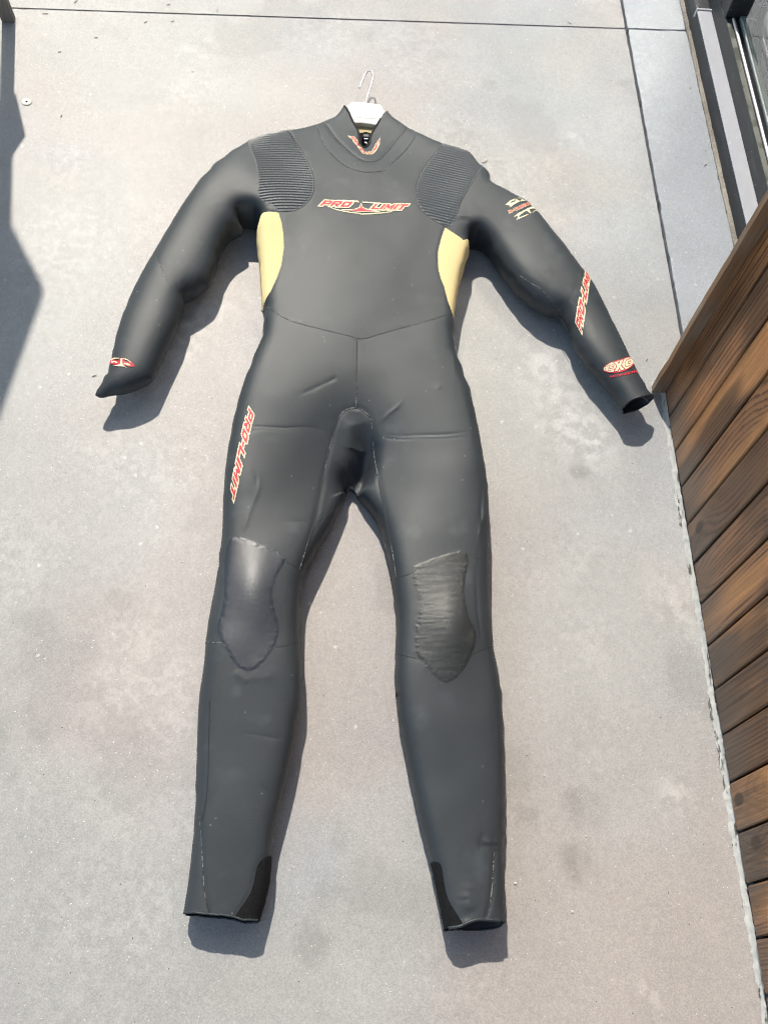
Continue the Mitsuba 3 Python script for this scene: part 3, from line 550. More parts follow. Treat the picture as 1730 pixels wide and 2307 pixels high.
# ------------------------------------------------------------------ measured plan of the suit and small things, metres
DATA = {
'ctrl': [[0.0941,0.7978,0.014,0.05],[0.0749,1.6107,0.03,0.05],[0.1524,1.6176,0.03,0.05],[-0.045,1.5523,0.04,0.08],[0.2771,1.5555,0.04,0.08],[-0.1742,1.391,0.05,0.105],[-0.2318,1.2713,0.045,0.1],[-0.2891,1.1089,0.04,0.095],[-0.3124,0.9721,0.045,0.07],[0.4001,1.363,0.042,0.1],[0.4893,1.1935,0.044,0.1],[0.5465,1.0948,0.044,0.095],[0.5984,0.9803,0.045,0.08],[0.0971,1.4567,0.04,0.1],[0.0971,1.2541,0.042,0.1],[0.0972,1.1005,0.042,0.1],[-0.0656,1.1928,0.04,0.09],[0.2636,1.2139,0.04,0.09],[-0.0254,0.952,0.042,0.1],[0.2219,0.964,0.042,0.1],[-0.0504,0.8193,0.042,0.1],[0.2253,0.8304,0.042,0.1],[-0.051,0.6593,0.038,0.09],[0.2203,0.6673,0.038,0.09],[-0.0666,0.5466,0.037,0.09],[0.2301,0.5386,0.037,0.09],[-0.06,0.4082,0.034,0.08],[0.2394,0.4122,0.034,0.08],[-0.0727,0.2799,0.031,0.068],[0.2533,0.269,0.031,0.068],[-0.0828,0.1326,0.028,0.055],[0.2587,0.1251,0.032,0.062]],
'segs': [[[[0.0752,1.6893],[0.0724,1.6747],[0.0666,1.6628],[0.0612,1.6486],[0.0542,1.6362],[0.0455,1.6284],[0.0366,1.6229],[0.028,1.6159],[0.0194,1.6077],[0.0103,1.6026],[0.0015,1.597],[-0.0073,1.5908],[-0.0167,1.5865],[-0.0256,1.5814],[-0.0343,1.5801],[-0.0428,1.5807],[-0.0503,1.5751],[-0.058,1.5681],[-0.0666,1.5652],[-0.0752,1.5626],[-0.0831,1.5585],[-0.0911,1.556],[-0.0983,1.5504],[-0.1057,1.5441],[-0.1141,1.5417],[-0.1213,1.5364],[-0.1274,1.5276],[-0.1337,1.5188],[-0.141,1.5129],[-0.1488,1.5095],[-0.1541,1.5013],[-0.1582,1.4898],[-0.1638,1.4806],[-0.1725,1.4763],[-0.1802,1.4709],[-0.184,1.4606],[-0.1865,1.4488],[-0.1922,1.4406],[-0.1994,1.4342],[-0.2045,1.4257],[-0.208,1.4157],[-0.2119,1.406],[-0.2161,1.3969],[-0.2201,1.3878],[-0.2244,1.3788],[-0.2288,1.3699],[-0.2329,1.3608],[-0.2365,1.3514],[-0.2401,1.3421],[-0.244,1.3331],[-0.2476,1.324],[-0.2504,1.3142],[-0.2541,1.3052],[-0.2584,1.2965],[-0.2613,1.2871],[-0.2643,1.2777],[-0.2679,1.2687],[-0.2713,1.2597],[-0.2744,1.2506],[-0.2774,1.2414],[-0.2813,1.2329],[-0.2848,1.2243],[-0.2874,1.2152],[-0.2906,1.2064],[-0.2937,1.1976],[-0.2961,1.1885],[-0.2994,1.1799],[-0.3022,1.1712],[-0.3042,1.162],[-0.3066,1.153],[-0.309,1.1439],[-0.3102,1.1343],[-0.3118,1.1249],[-0.3147,1.1162],[-0.3163,1.107],[-0.3175,1.0976],[-0.3185,1.088],[-0.3195,1.0786],[-0.3214,1.0694],[-0.3221,1.0599],[-0.3219,1.0503],[-0.3225,1.0409],[-0.3238,1.0316],[-0.324,1.0221],[-0.3237,1.0126],[-0.3261,1.0038],[-0.3263,0.9935],[-0.3254,0.9834],[-0.3299,0.9851],[-0.3326,0.9771],[-0.3337,0.9678],[-0.3373,0.9603],[-0.3409,0.9522],[-0.3428,0.9435],[-0.336,0.9396],[-0.3282,0.9405],[-0.3217,0.9445],[-0.3148,0.9474],[-0.3075,0.9484],[-0.3003,0.9489],[-0.2938,0.9522],[-0.2871,0.9552],[-0.2805,0.958],[-0.2744,0.9625],[-0.268,0.9661],[-0.2622,0.9705],[-0.256,0.975],[-0.2504,0.9798],[-0.2486,0.9882],[-0.2464,0.9971],[-0.2437,1.0056],[-0.2415,1.0145],[-0.2389,1.0231],[-0.2365,1.032],[-0.2341,1.0409],[-0.2314,1.0496],[-0.2285,1.0583],[-0.2258,1.0672],[-0.2234,1.0762],[-0.2207,1.0851],[-0.2178,1.0938],[-0.2159,1.103],[-0.2147,1.1126],[-0.2137,1.1221],[-0.2106,1.1311],[-0.2096,1.1422],[-0.2113,1.1549],[-0.2054,1.1614],[-0.197,1.1651],[-0.19,1.1692],[-0.185,1.1762],[-0.1794,1.1828],[-0.1712,1.1863],[-0.1672,1.1935],[-0.1654,1.2033],[-0.1626,1.2125],[-0.1602,1.222],[-0.1579,1.2316],[-0.157,1.2419],[-0.1573,1.2525],[-0.1536,1.2616],[-0.1502,1.2714],[-0.1484,1.2819],[-0.1435,1.2905],[-0.1394,1.3009],[-0.1345,1.3103],[-0.1252,1.3129],[-0.115,1.3129],[-0.1123,1.3214],[-0.1225,1.3357],[-0.1222,1.3498],[-0.0957,1.3521],[-0.0833,1.3368],[-0.0877,1.3183],[-0.0892,1.3054],[-0.0877,1.2953],[-0.0865,1.2852],[-0.0857,1.2751],[-0.0841,1.2651],[-0.0826,1.255],[-0.0814,1.2449],[-0.08,1.2347],[-0.0789,1.2246],[-0.0782,1.2143],[-0.0774,1.2042],[-0.0763,1.194],[-0.0755,1.1839],[-0.0748,1.1738],[-0.0737,1.1638],[-0.0728,1.1538],[-0.0711,1.1442],[-0.0677,1.135],[-0.0664,1.125],[-0.0669,1.1146],[-0.0673,1.1047],[-0.0679,1.0948],[-0.0673,1.0844],[-0.0674,1.0742],[-0.0691,1.0646],[-0.0719,1.0555],[-0.0747,1.0465],[-0.0776,1.0376],[-0.081,1.029],[-0.0836,1.0201],[-0.0846,1.0106],[-0.0861,1.0016],[-0.0896,0.9933],[-0.0932,0.9852],[-0.0953,0.9764],[-0.0969,0.9675],[-0.0991,0.9589],[-0.1007,0.9502],[-0.1026,0.9415],[-0.1045,0.9329],[-0.1051,0.924],[-0.1062,0.9153],[-0.1084,0.9068],[-0.1099,0.8983],[-0.111,0.8897],[-0.1114,0.881],[-0.1116,0.8723],[-0.113,0.8639],[-0.1143,0.8556],[-0.1149,0.8471],[-0.1155,0.8387],[-0.116,0.8303],[-0.1164,0.8219],[-0.1171,0.8136],[-0.1174,0.8054],[-0.1177,0.7971],[-0.1176,0.7889],[-0.1174,0.7807],[-0.1174,0.7726],[-0.1176,0.7645],[-0.1178,0.7565],[-0.1174,0.7484],[-0.1173,0.7405],[-0.1169,0.7325],[-0.1164,0.7246],[-0.1164,0.7167],[-0.116,0.7088],[-0.1158,0.701],[-0.1158,0.6932],[-0.1157,0.6853],[-0.1163,0.6776],[-0.1165,0.6699],[-0.1165,0.6621],[-0.1183,0.6547],[-0.1212,0.6474],[-0.123,0.6399],[-0.1222,0.6323],[-0.1201,0.6245],[-0.1192,0.6169],[-0.1195,0.6182],[-0.1208,0.6258],[-0.1232,0.6336],[-0.1244,0.6413],[-0.1235,0.6489],[-0.1238,0.6565],[-0.1264,0.6644],[-0.1293,0.6721],[-0.1299,0.6765],[-0.1257,0.6687],[-0.1195,0.6608],[-0.1174,0.6531],[-0.1178,0.6454],[-0.1174,0.6377],[-0.1179,0.6302],[-0.1192,0.6227],[-0.1199,0.6153],[-0.1205,0.6079],[-0.1213,0.6005],[-0.122,0.5931],[-0.1229,0.5859],[-0.124,0.5787],[-0.1247,0.5714],[-0.1254,0.5642],[-0.1262,0.557],[-0.1269,0.5499],[-0.1278,0.5428],[-0.1283,0.5357],[-0.1282,0.5286],[-0.1289,0.5215],[-0.1296,0.5146],[-0.1297,0.5076],[-0.1295,0.5006],[-0.1294,0.4936],[-0.1296,0.4867],[-0.1297,0.4797],[-0.13,0.4728],[-0.1306,0.4661],[-0.131,0.4593],[-0.1315,0.4525],[-0.1321,0.4458],[-0.1328,0.4391],[-0.1334,0.4325],[-0.1334,0.4258],[-0.1335,0.4192],[-0.1335,0.4125],[-0.1336,0.4059],[-0.1335,0.3993],[-0.1332,0.3928],[-0.1331,0.3862],[-0.1329,0.3797],[-0.1326,0.3732],[-0.1323,0.3667],[-0.1318,0.3602],[-0.1319,0.3538],[-0.1319,0.3474],[-0.1312,0.341],[-0.1308,0.3347],[-0.1308,0.3283],[-0.1308,0.322],[-0.1303,0.3157],[-0.1299,0.3094],[-0.1301,0.3032],[-0.1303,0.297],[-0.1294,0.2908],[-0.1287,0.2847],[-0.1282,0.2785],[-0.1281,0.2724],[-0.128,0.2662],[-0.1282,0.2602],[-0.1283,0.2541],[-0.1282,0.2481],[-0.1282,0.2421],[-0.128,0.2361],[-0.1277,0.2301],[-0.128,0.2242],[-0.1286,0.2183],[-0.1287,0.2124],[-0.1289,0.2066],[-0.1293,0.2008],[-0.1292,0.1949],[-0.1294,0.1891],[-0.1301,0.1834],[-0.1302,0.1776],[-0.1304,0.1719],[-0.1309,0.1662],[-0.1312,0.1605],[-0.1317,0.1549],[-0.1324,0.1493],[-0.133,0.1437],[-0.1333,0.1381],[-0.1338,0.1326],[-0.1348,0.1271]],0,"sil"],[[[-0.1348,0.1271],[-0.13,0.1274],[-0.1245,0.1271],[-0.1188,0.1267],[-0.1131,0.1262],[-0.1073,0.1257],[-0.1015,0.1252],[-0.0956,0.1247],[-0.0897,0.1241],[-0.0838,0.1236],[-0.0779,0.1231],[-0.072,0.1225],[-0.0661,0.1215],[-0.0603,0.1198],[-0.0545,0.118],[-0.0487,0.1169],[-0.0428,0.1173],[-0.0369,0.1176],[-0.0305,0.1173]],1,"cuffLegL"],[[[-0.0305,0.1173],[-0.0294,0.1228],[-0.0281,0.1282],[-0.0262,0.1335],[-0.0245,0.1389],[-0.0237,0.1445],[-0.0225,0.1501],[-0.0213,0.1557],[-0.0202,0.1613],[-0.0189,0.1669],[-0.0187,0.1727],[-0.0186,0.1785],[-0.0179,0.1843],[-0.0178,0.1901],[-0.0179,0.196],[-0.0178,0.2019],[-0.0187,0.2078],[-0.0187,0.2137],[-0.0176,0.2195],[-0.0167,0.2254],[-0.0164,0.2314],[-0.0156,0.2373],[-0.0144,0.2432],[-0.0133,0.2492],[-0.0121,0.2551],[-0.0105,0.261],[-0.0091,0.2669],[-0.0078,0.2729],[-0.0063,0.2788],[-0.0052,0.2849],[-0.0038,0.291],[-0.0023,0.297],[-0.001,0.3031],[0.0004,0.3092],[0.0014,0.3154],[0.0026,0.3217],[0.0042,0.3278],[0.0053,0.3341],[0.006,0.3405],[0.0072,0.3468],[0.0083,0.3531],[0.0093,0.3595],[0.0106,0.3659],[0.0114,0.3724],[0.0117,0.3789],[0.0123,0.3855],[0.013,0.3921],[0.0143,0.3986],[0.016,0.405],[0.0171,0.4116],[0.0185,0.4182],[0.0194,0.4249],[0.0188,0.4317],[0.0187,0.4385],[0.0185,0.4453],[0.0184,0.4522],[0.018,0.459],[0.0173,0.4659],[0.017,0.4728],[0.0165,0.4798],[0.0159,0.4867],[0.0151,0.4937],[0.0142,0.5007],[0.0134,0.5077],[0.0127,0.5148],[0.0124,0.5219],[0.0123,0.5291],[0.0121,0.5363],[0.0119,0.5435],[0.0118,0.5508],[0.0118,0.5581],[0.012,0.5654],[0.0119,0.5728],[0.0118,0.5802],[0.0122,0.5877],[0.0127,0.5951],[0.0127,0.6027],[0.0138,0.6101],[0.0157,0.6175],[0.0175,0.625],[0.0194,0.6324],[0.0227,0.6394],[0.026,0.6464],[0.0293,0.6536],[0.0324,0.6609],[0.0358,0.6682],[0.0395,0.6753],[0.0431,0.6827],[0.0467,0.6901],[0.0506,0.6975],[0.0541,0.7051],[0.0572,0.713],[0.061,0.7205],[0.0643,0.7283],[0.0666,0.7365],[0.0696,0.7444],[0.0731,0.752],[0.0754,0.7602],[0.0782,0.7681],[0.0824,0.7754],[0.0852,0.787],[0.0903,0.7981],[0.098,0.7926],[0.1025,0.781],[0.1075,0.7742],[0.1126,0.7684],[0.1173,0.7623],[0.1217,0.7555],[0.1258,0.7483],[0.1305,0.7415],[0.1347,0.7341],[0.1367,0.7254],[0.1394,0.7172],[0.1423,0.7094],[0.1436,0.7009],[0.1451,0.6926],[0.1473,0.6847],[0.1489,0.6767],[0.1505,0.6687],[0.1515,0.6606],[0.1527,0.6527],[0.1539,0.6449],[0.1549,0.6371],[0.157,0.6293],[0.1583,0.6221],[0.1554,0.6206],[0.1561,0.6131],[0.1575,0.6056],[0.1583,0.598],[0.1593,0.5906],[0.16,0.5831],[0.1607,0.5757],[0.1615,0.5683],[0.162,0.5609],[0.1616,0.5534],[0.1617,0.5461],[0.1619,0.5388],[0.1617,0.5315],[0.161,0.5242],[0.1607,0.517],[0.1605,0.5098],[0.1597,0.5027],[0.1593,0.4956],[0.1598,0.4885],[0.1593,0.4814],[0.1586,0.4744],[0.1582,0.4674],[0.1578,0.4604],[0.1583,0.4535],[0.1587,0.4467],[0.1594,0.4398],[0.1604,0.433],[0.1604,0.4261],[0.1587,0.4304],[0.1571,0.4372],[0.1582,0.4326],[0.16,0.4259],[0.1609,0.4192],[0.1612,0.4124],[0.1617,0.4057],[0.1626,0.3991],[0.1637,0.3925],[0.1652,0.3861],[0.1665,0.3796],[0.1674,0.3731],[0.1688,0.3666],[0.1699,0.3602],[0.1709,0.3537],[0.1723,0.3474],[0.1734,0.341],[0.1741,0.3346],[0.1753,0.3283],[0.1767,0.322],[0.1781,0.3158],[0.1796,0.3096],[0.1808,0.3034],[0.1818,0.2971],[0.1829,0.2909],[0.1843,0.2848],[0.1857,0.2787],[0.1867,0.2726],[0.1876,0.2664],[0.1891,0.2604],[0.191,0.2545],[0.1924,0.2485],[0.1934,0.2425],[0.1948,0.2365],[0.1964,0.2307],[0.1979,0.2248],[0.1992,0.2189],[0.2006,0.213],[0.2023,0.2072],[0.2034,0.2013],[0.2041,0.1954],[0.205,0.1895],[0.2064,0.1837],[0.2078,0.178],[0.2087,0.1722],[0.2096,0.1664],[0.211,0.1607],[0.2121,0.155],[0.213,0.1493],[0.2138,0.1436],[0.2151,0.1379],[0.2161,0.1323],[0.2167,0.1266],[0.2177,0.121],[0.2191,0.1155],[0.2199,0.1099],[0.2204,0.1043]],0,"sil"],[[[0.2204,0.1043],[0.2283,0.1056],[0.2354,0.1063],[0.2423,0.1065],[0.249,0.1065],[0.2557,0.1063],[0.2622,0.1062],[0.2687,0.1063],[0.2751,0.1064],[0.2814,0.1064],[0.2875,0.1069],[0.2935,0.108],[0.2992,0.109],[0.3041,0.1111],[0.3066,0.1135]],1,"cuffLegR"],[[[0.3066,0.1135],[0.3066,0.1192],[0.3066,0.1249],[0.3069,0.1306],[0.3078,0.1364],[0.3085,0.1422],[0.3079,0.148],[0.3077,0.1538],[0.3086,0.1597],[0.309,0.1656],[0.3084,0.1714],[0.3084,0.1774],[0.3093,0.1833],[0.3088,0.1893],[0.3081,0.1952],[0.3087,0.2013],[0.3094,0.2073],[0.309,0.2134],[0.3099,0.2195],[0.3117,0.2255],[0.3126,0.2316],[0.313,0.2378],[0.3131,0.244],[0.3136,0.2502],[0.3149,0.2564],[0.3156,0.2626],[0.3152,0.2689],[0.315,0.2752],[0.3158,0.2815],[0.3171,0.2879],[0.3174,0.2942],[0.3169,0.3006],[0.3171,0.307],[0.3183,0.3135],[0.3188,0.3199],[0.3187,0.3264],[0.3185,0.3329],[0.3188,0.3394],[0.3194,0.346],[0.3197,0.3525],[0.3198,0.3591],[0.3195,0.3657],[0.3194,0.3724],[0.3202,0.3791],[0.3209,0.3858],[0.321,0.3925],[0.3208,0.3992],[0.3207,0.406],[0.3206,0.4128],[0.3211,0.4196],[0.3218,0.4265],[0.3224,0.4335],[0.3219,0.4402],[0.3191,0.4465],[0.3191,0.4536],[0.3194,0.4607],[0.3182,0.4675],[0.3175,0.4744],[0.3166,0.4814],[0.3155,0.4883],[0.3142,0.4952],[0.3129,0.5021],[0.3126,0.5094],[0.313,0.5167],[0.3128,0.5239],[0.3124,0.5311],[0.3127,0.5385],[0.3131,0.5459],[0.313,0.5532],[0.3123,0.5606],[0.3116,0.5679],[0.3115,0.5754],[0.3119,0.5829],[0.3122,0.5905],[0.3124,0.5981],[0.3125,0.6057],[0.3128,0.6133],[0.3134,0.621],[0.3135,0.6287],[0.3139,0.6365],[0.3144,0.6443],[0.3149,0.6521],[0.3156,0.66],[0.316,0.6679],[0.3164,0.6758],[0.3167,0.6837],[0.3169,0.6917],[0.3173,0.6997],[0.3178,0.7077],[0.3185,0.7158],[0.319,0.7238],[0.3195,0.7319],[0.3191,0.74],[0.3189,0.7481],[0.3195,0.7563],[0.3196,0.7645],[0.3189,0.7727],[0.3195,0.7811],[0.3203,0.7894],[0.3185,0.7975],[0.3176,0.8058],[0.3181,0.8143],[0.3176,0.8227],[0.3156,0.8308],[0.3146,0.8391],[0.3146,0.8478],[0.3135,0.8563],[0.3123,0.8648],[0.3118,0.8735],[0.3109,0.8822],[0.3102,0.8909],[0.3096,0.8997],[0.3074,0.9081],[0.3064,0.9169],[0.3063,0.926],[0.3044,0.9346],[0.3027,0.9432],[0.3016,0.952],[0.3001,0.9608],[0.2999,0.9701],[0.2992,0.9793],[0.2955,0.9872],[0.2907,0.9947],[0.2887,1.0035],[0.2888,1.0133],[0.2875,1.0226],[0.2835,1.0305],[0.2791,1.0383],[0.2771,1.0475],[0.2761,1.0575],[0.2752,1.0676],[0.2742,1.0776],[0.2721,1.0875],[0.2734,1.0978],[0.277,1.1084],[0.2766,1.1186],[0.2763,1.1287],[0.2777,1.1389],[0.2789,1.1491],[0.2813,1.1593],[0.2826,1.1697],[0.2841,1.18],[0.2866,1.1902],[0.2883,1.2006],[0.2899,1.211],[0.2922,1.2214],[0.295,1.2317],[0.2981,1.242],[0.3012,1.2522],[0.3039,1.2627],[0.306,1.2734],[0.3097,1.2836],[0.3141,1.2936],[0.3136,1.3089],[0.3153,1.3322],[0.3288,1.3393],[0.341,1.3294],[0.3485,1.3198],[0.3546,1.3104],[0.3576,1.2977],[0.3626,1.2888],[0.368,1.281],[0.3719,1.2718],[0.3757,1.2627],[0.3799,1.2541],[0.3844,1.2459],[0.3898,1.2387],[0.3946,1.2307],[0.3983,1.2217],[0.4025,1.2138],[0.4088,1.2081],[0.4148,1.2017],[0.4204,1.195],[0.4249,1.1874],[0.4305,1.1819],[0.438,1.1789],[0.4446,1.1741],[0.4503,1.1685],[0.4574,1.1661],[0.4662,1.1656],[0.476,1.1647],[0.4823,1.156],[0.4862,1.1452],[0.4908,1.1363],[0.4949,1.1278],[0.4947,1.1166],[0.4963,1.1068],[0.4997,1.0982],[0.5016,1.0892],[0.505,1.0815],[0.5095,1.0743],[0.513,1.0662],[0.5162,1.0578],[0.5195,1.0499],[0.5247,1.0438],[0.53,1.0374],[0.5345,1.0302],[0.5387,1.0227],[0.5433,1.0155],[0.5476,1.0082],[0.5519,1.001],[0.5564,0.994],[0.5609,0.9869],[0.5653,0.9796],[0.5683,0.9713],[0.5709,0.9629],[0.5741,0.955]],0,"sil"],[[[0.5741,0.955],[0.5877,0.9653],[0.5988,0.9702],[0.6087,0.9741],[0.6178,0.9784],[0.626,0.9815],[0.6327,0.9858],[0.6384,0.9886],[0.64,0.9917],[0.6371,0.9861]],1,"cuffArmR"],[[[0.6371,0.9861],[0.628,0.99],[0.6211,0.9954],[0.6206,1.0053],[0.6186,1.0142],[0.6135,1.021],[0.6103,1.0292],[0.6081,1.0382],[0.6058,1.0471],[0.6027,1.0555],[0.5993,1.0637],[0.597,1.0726],[0.5951,1.0819],[0.5925,1.0907],[0.5898,1.0995],[0.5875,1.1085],[0.5848,1.1174],[0.5824,1.1264],[0.58,1.1355],[0.5763,1.1439],[0.5733,1.1528],[0.5717,1.1626],[0.569,1.1718],[0.5659,1.1807],[0.5634,1.19],[0.5605,1.1991],[0.5573,1.208],[0.555,1.2176],[0.5525,1.2269],[0.5484,1.235],[0.5438,1.2427],[0.5403,1.2515],[0.5357,1.2591],[0.5298,1.2654],[0.5259,1.2742],[0.5223,1.2837],[0.517,1.2918],[0.5115,1.2995],[0.5078,1.3087],[0.5044,1.3181],[0.4996,1.3262],[0.494,1.3335],[0.4889,1.3415],[0.4844,1.3503],[0.4797,1.3591],[0.4753,1.3682],[0.4707,1.3769],[0.4659,1.3856],[0.462,1.3949],[0.4572,1.4029],[0.4499,1.4079],[0.444,1.415],[0.4412,1.426],[0.4367,1.4339],[0.4281,1.4346],[0.4189,1.4351],[0.4115,1.4397],[0.4046,1.446],[0.397,1.4508],[0.3895,1.4552],[0.3824,1.4589],[0.3715,1.4591],[0.3635,1.4682],[0.3671,1.4926],[0.3658,1.5073],[0.354,1.5097],[0.3443,1.5139],[0.3411,1.5241],[0.338,1.5345],[0.3336,1.544],[0.33,1.5549],[0.3244,1.56],[0.3143,1.556],[0.3058,1.5572],[0.2987,1.5612],[0.2907,1.5634],[0.2815,1.5655],[0.2718,1.5676],[0.2637,1.5739],[0.2554,1.5794],[0.2465,1.5829],[0.239,1.5902],[0.2312,1.5965],[0.2226,1.6008],[0.2146,1.6072],[0.2065,1.6141],[0.1986,1.6217],[0.1918,1.6314],[0.1839,1.6383],[0.1758,1.6446],[0.1698,1.6546],[0.1645,1.6645],[0.1567,1.668]],0,"sil"],[[[0.1567,1.668],[0.1531,1.6827],[0.1443,1.6829],[0.1354,1.6828],[0.1266,1.6828],[0.1178,1.6827],[0.109,1.6826],[0.1001,1.6825],[0.0913,1.6824],[0.0829,1.6839],[0.0752,1.6893]],1,"neck"]],
'cuts': {"cut_armR":[[0.5716,0.954],[0.5728,0.9595],[0.5773,0.9631],[0.5882,0.9679],[0.6038,0.972],[0.6204,0.978],[0.6335,0.984],[0.6311,0.9689],[0.6274,0.9592],[0.6085,0.9478],[0.5895,0.941],[0.5742,0.9431],[0.5697,0.9487]],"cut_legR":[[0.2199,0.1042],[0.2228,0.106],[0.231,0.1064],[0.24,0.1078],[0.2457,0.1103],[0.2533,0.1132],[0.2648,0.1158],[0.2841,0.1152],[0.2982,0.1139],[0.3033,0.1121],[0.304,0.1062],[0.2928,0.0989],[0.2525,0.0956],[0.2197,0.0993]],"cut_neck":[[0.0741,1.6657],[0.0789,1.6529],[0.0837,1.6392],[0.0886,1.6218],[0.0963,1.6018],[0.102,1.5828],[0.1029,1.5642],[0.103,1.5415],[0.1052,1.5343],[0.1128,1.5332],[0.1186,1.5378],[0.1247,1.5541],[0.127,1.5734],[0.1301,1.586],[0.1392,1.6093],[0.1474,1.6292],[0.1536,1.6442],[0.159,1.6524],[0.1664,1.6843],[0.1205,1.7074],[0.0701,1.7034]]},
'panels': {"collar":[[0.0741,1.6657],[0.0703,1.6595],[0.0525,1.6594],[0.0368,1.6444],[0.0391,1.5943],[0.0479,1.5754],[0.0566,1.5566],[0.0643,1.5435],[0.0803,1.5198],[0.0952,1.5004],[0.1129,1.4881],[0.127,1.4867],[0.1423,1.4968],[0.1544,1.518],[0.1666,1.5401],[0.1871,1.5811],[0.2064,1.6374],[0.1842,1.6544],[0.1711,1.6642],[0.159,1.6524],[0.1507,1.7249],[0.082,1.7475]],"rib_l":[[-0.1274,1.5691],[-0.0409,1.6129],[-0.022,1.5321],[-0.006,1.4968],[0.0066,1.461],[0.0146,1.4258],[0.0158,1.3919],[0.0071,1.3628],[-0.0098,1.342],[-0.0296,1.3328],[-0.0467,1.3313],[-0.0572,1.3439],[-0.0689,1.3506],[-0.0806,1.3569],[-0.0868,1.3682],[-0.0877,1.3896],[-0.0897,1.4223],[-0.0967,1.458],[-0.1072,1.4908]],"rib_r":[[0.2906,1.6071],[0.2639,1.5425],[0.2501,1.5203],[0.2317,1.4857],[0.2185,1.4508],[0.2108,1.4171],[0.2098,1.3897],[0.2172,1.3647],[0.2342,1.3453],[0.2553,1.33],[0.2713,1.3248],[0.2798,1.3357],[0.2873,1.3532],[0.2955,1.3856],[0.305,1.4088],[0.321,1.4419],[0.3312,1.4661],[0.3654,1.5323],[0.3368,1.594]],"side_l":[[-0.1067,1.3317],[-0.1051,1.3348],[-0.0481,1.3295],[-0.0416,1.3072],[-0.0373,1.2792],[-0.0358,1.2509],[-0.0385,1.2155],[-0.0457,1.1841],[-0.0556,1.1544],[-0.0662,1.1389],[-0.0733,1.142],[-0.0868,1.1568],[-0.0964,1.2416],[-0.1003,1.3128]],"side_r":[[0.2642,1.3237],[0.2607,1.315],[0.2546,1.2942],[0.2477,1.2634],[0.2473,1.2237],[0.2513,1.2014],[0.2561,1.1876],[0.2628,1.1526],[0.2728,1.1247],[0.2959,1.1643],[0.3135,1.2489],[0.3305,1.3135],[0.3214,1.3224],[0.2985,1.3001],[0.2809,1.3115]],"gusset":[[0.0968,0.9196],[0.1048,0.9177],[0.1137,0.9117],[0.1211,0.9017],[0.1251,0.882],[0.1273,0.8636],[0.1318,0.82],[0.14,0.7597],[0.1481,0.7103],[0.1584,0.7005],[0.1644,0.731],[0.1204,0.799],[0.0937,0.7166],[0.064,0.7411],[0.0314,0.7083],[0.0416,0.7776],[0.0507,0.8323],[0.0587,0.8701],[0.0683,0.9012],[0.0813,0.9158]],"knee_l":[[-0.1005,0.6722],[-0.0876,0.6723],[-0.0775,0.6685],[-0.0474,0.6569],[-0.0131,0.6427],[-0.0134,0.6313],[-0.0219,0.614],[-0.0277,0.6],[-0.0311,0.5805],[-0.0305,0.5643],[-0.0243,0.5442],[-0.0188,0.5258],[-0.0208,0.5043],[-0.0257,0.4899],[-0.0358,0.4741],[-0.046,0.4614],[-0.0602,0.4536],[-0.0737,0.4569],[-0.0864,0.4706],[-0.0981,0.4888],[-0.1089,0.5107],[-0.1118,0.5239],[-0.1058,0.5494],[-0.1038,0.573],[-0.1066,0.6192],[-0.1066,0.6535]],"knee_r":[[0.1838,0.619],[0.1848,0.6297],[0.1976,0.6362],[0.2237,0.6472],[0.2502,0.6573],[0.2664,0.6596],[0.2757,0.6516],[0.2741,0.6344],[0.2686,0.6109],[0.2653,0.5864],[0.2663,0.5625],[0.2711,0.5406],[0.2777,0.5293],[0.2815,0.5179],[0.2769,0.4988],[0.2712,0.4829],[0.2606,0.4656],[0.2489,0.4513],[0.2363,0.4435],[0.2253,0.4433],[0.2147,0.4508],[0.2002,0.469],[0.1896,0.4818],[0.186,0.4991],[0.1865,0.5206],[0.194,0.5495],[0.1932,0.5747],[0.1868,0.5975]],"ankle_l":[[-0.0113,0.2013],[-0.0192,0.2014],[-0.0286,0.1966],[-0.0353,0.1896],[-0.0384,0.1813],[-0.0403,0.1665],[-0.0439,0.1517],[-0.0519,0.1388],[-0.0631,0.1243],[-0.0659,0.1132],[-0.0218,0.1085]],"ankle_r":[[0.1988,0.1914],[0.2037,0.1923],[0.2084,0.1926],[0.2161,0.1893],[0.2186,0.181],[0.2201,0.1649],[0.2241,0.1434],[0.2335,0.1272],[0.2413,0.1148],[0.2438,0.1099],[0.2377,0.0958],[0.2149,0.0976]],"heel_r":[[0.2938,0.2047],[0.2882,0.1715],[0.284,0.1445],[0.2756,0.1198],[0.2733,0.1128],[0.3139,0.1093],[0.3208,0.2082]],"heel_l":[[-0.1304,0.2565],[-0.1205,0.2519],[-0.1161,0.2284],[-0.1117,0.1946],[-0.1044,0.1454],[-0.0951,0.1209],[-0.1431,0.122]]},
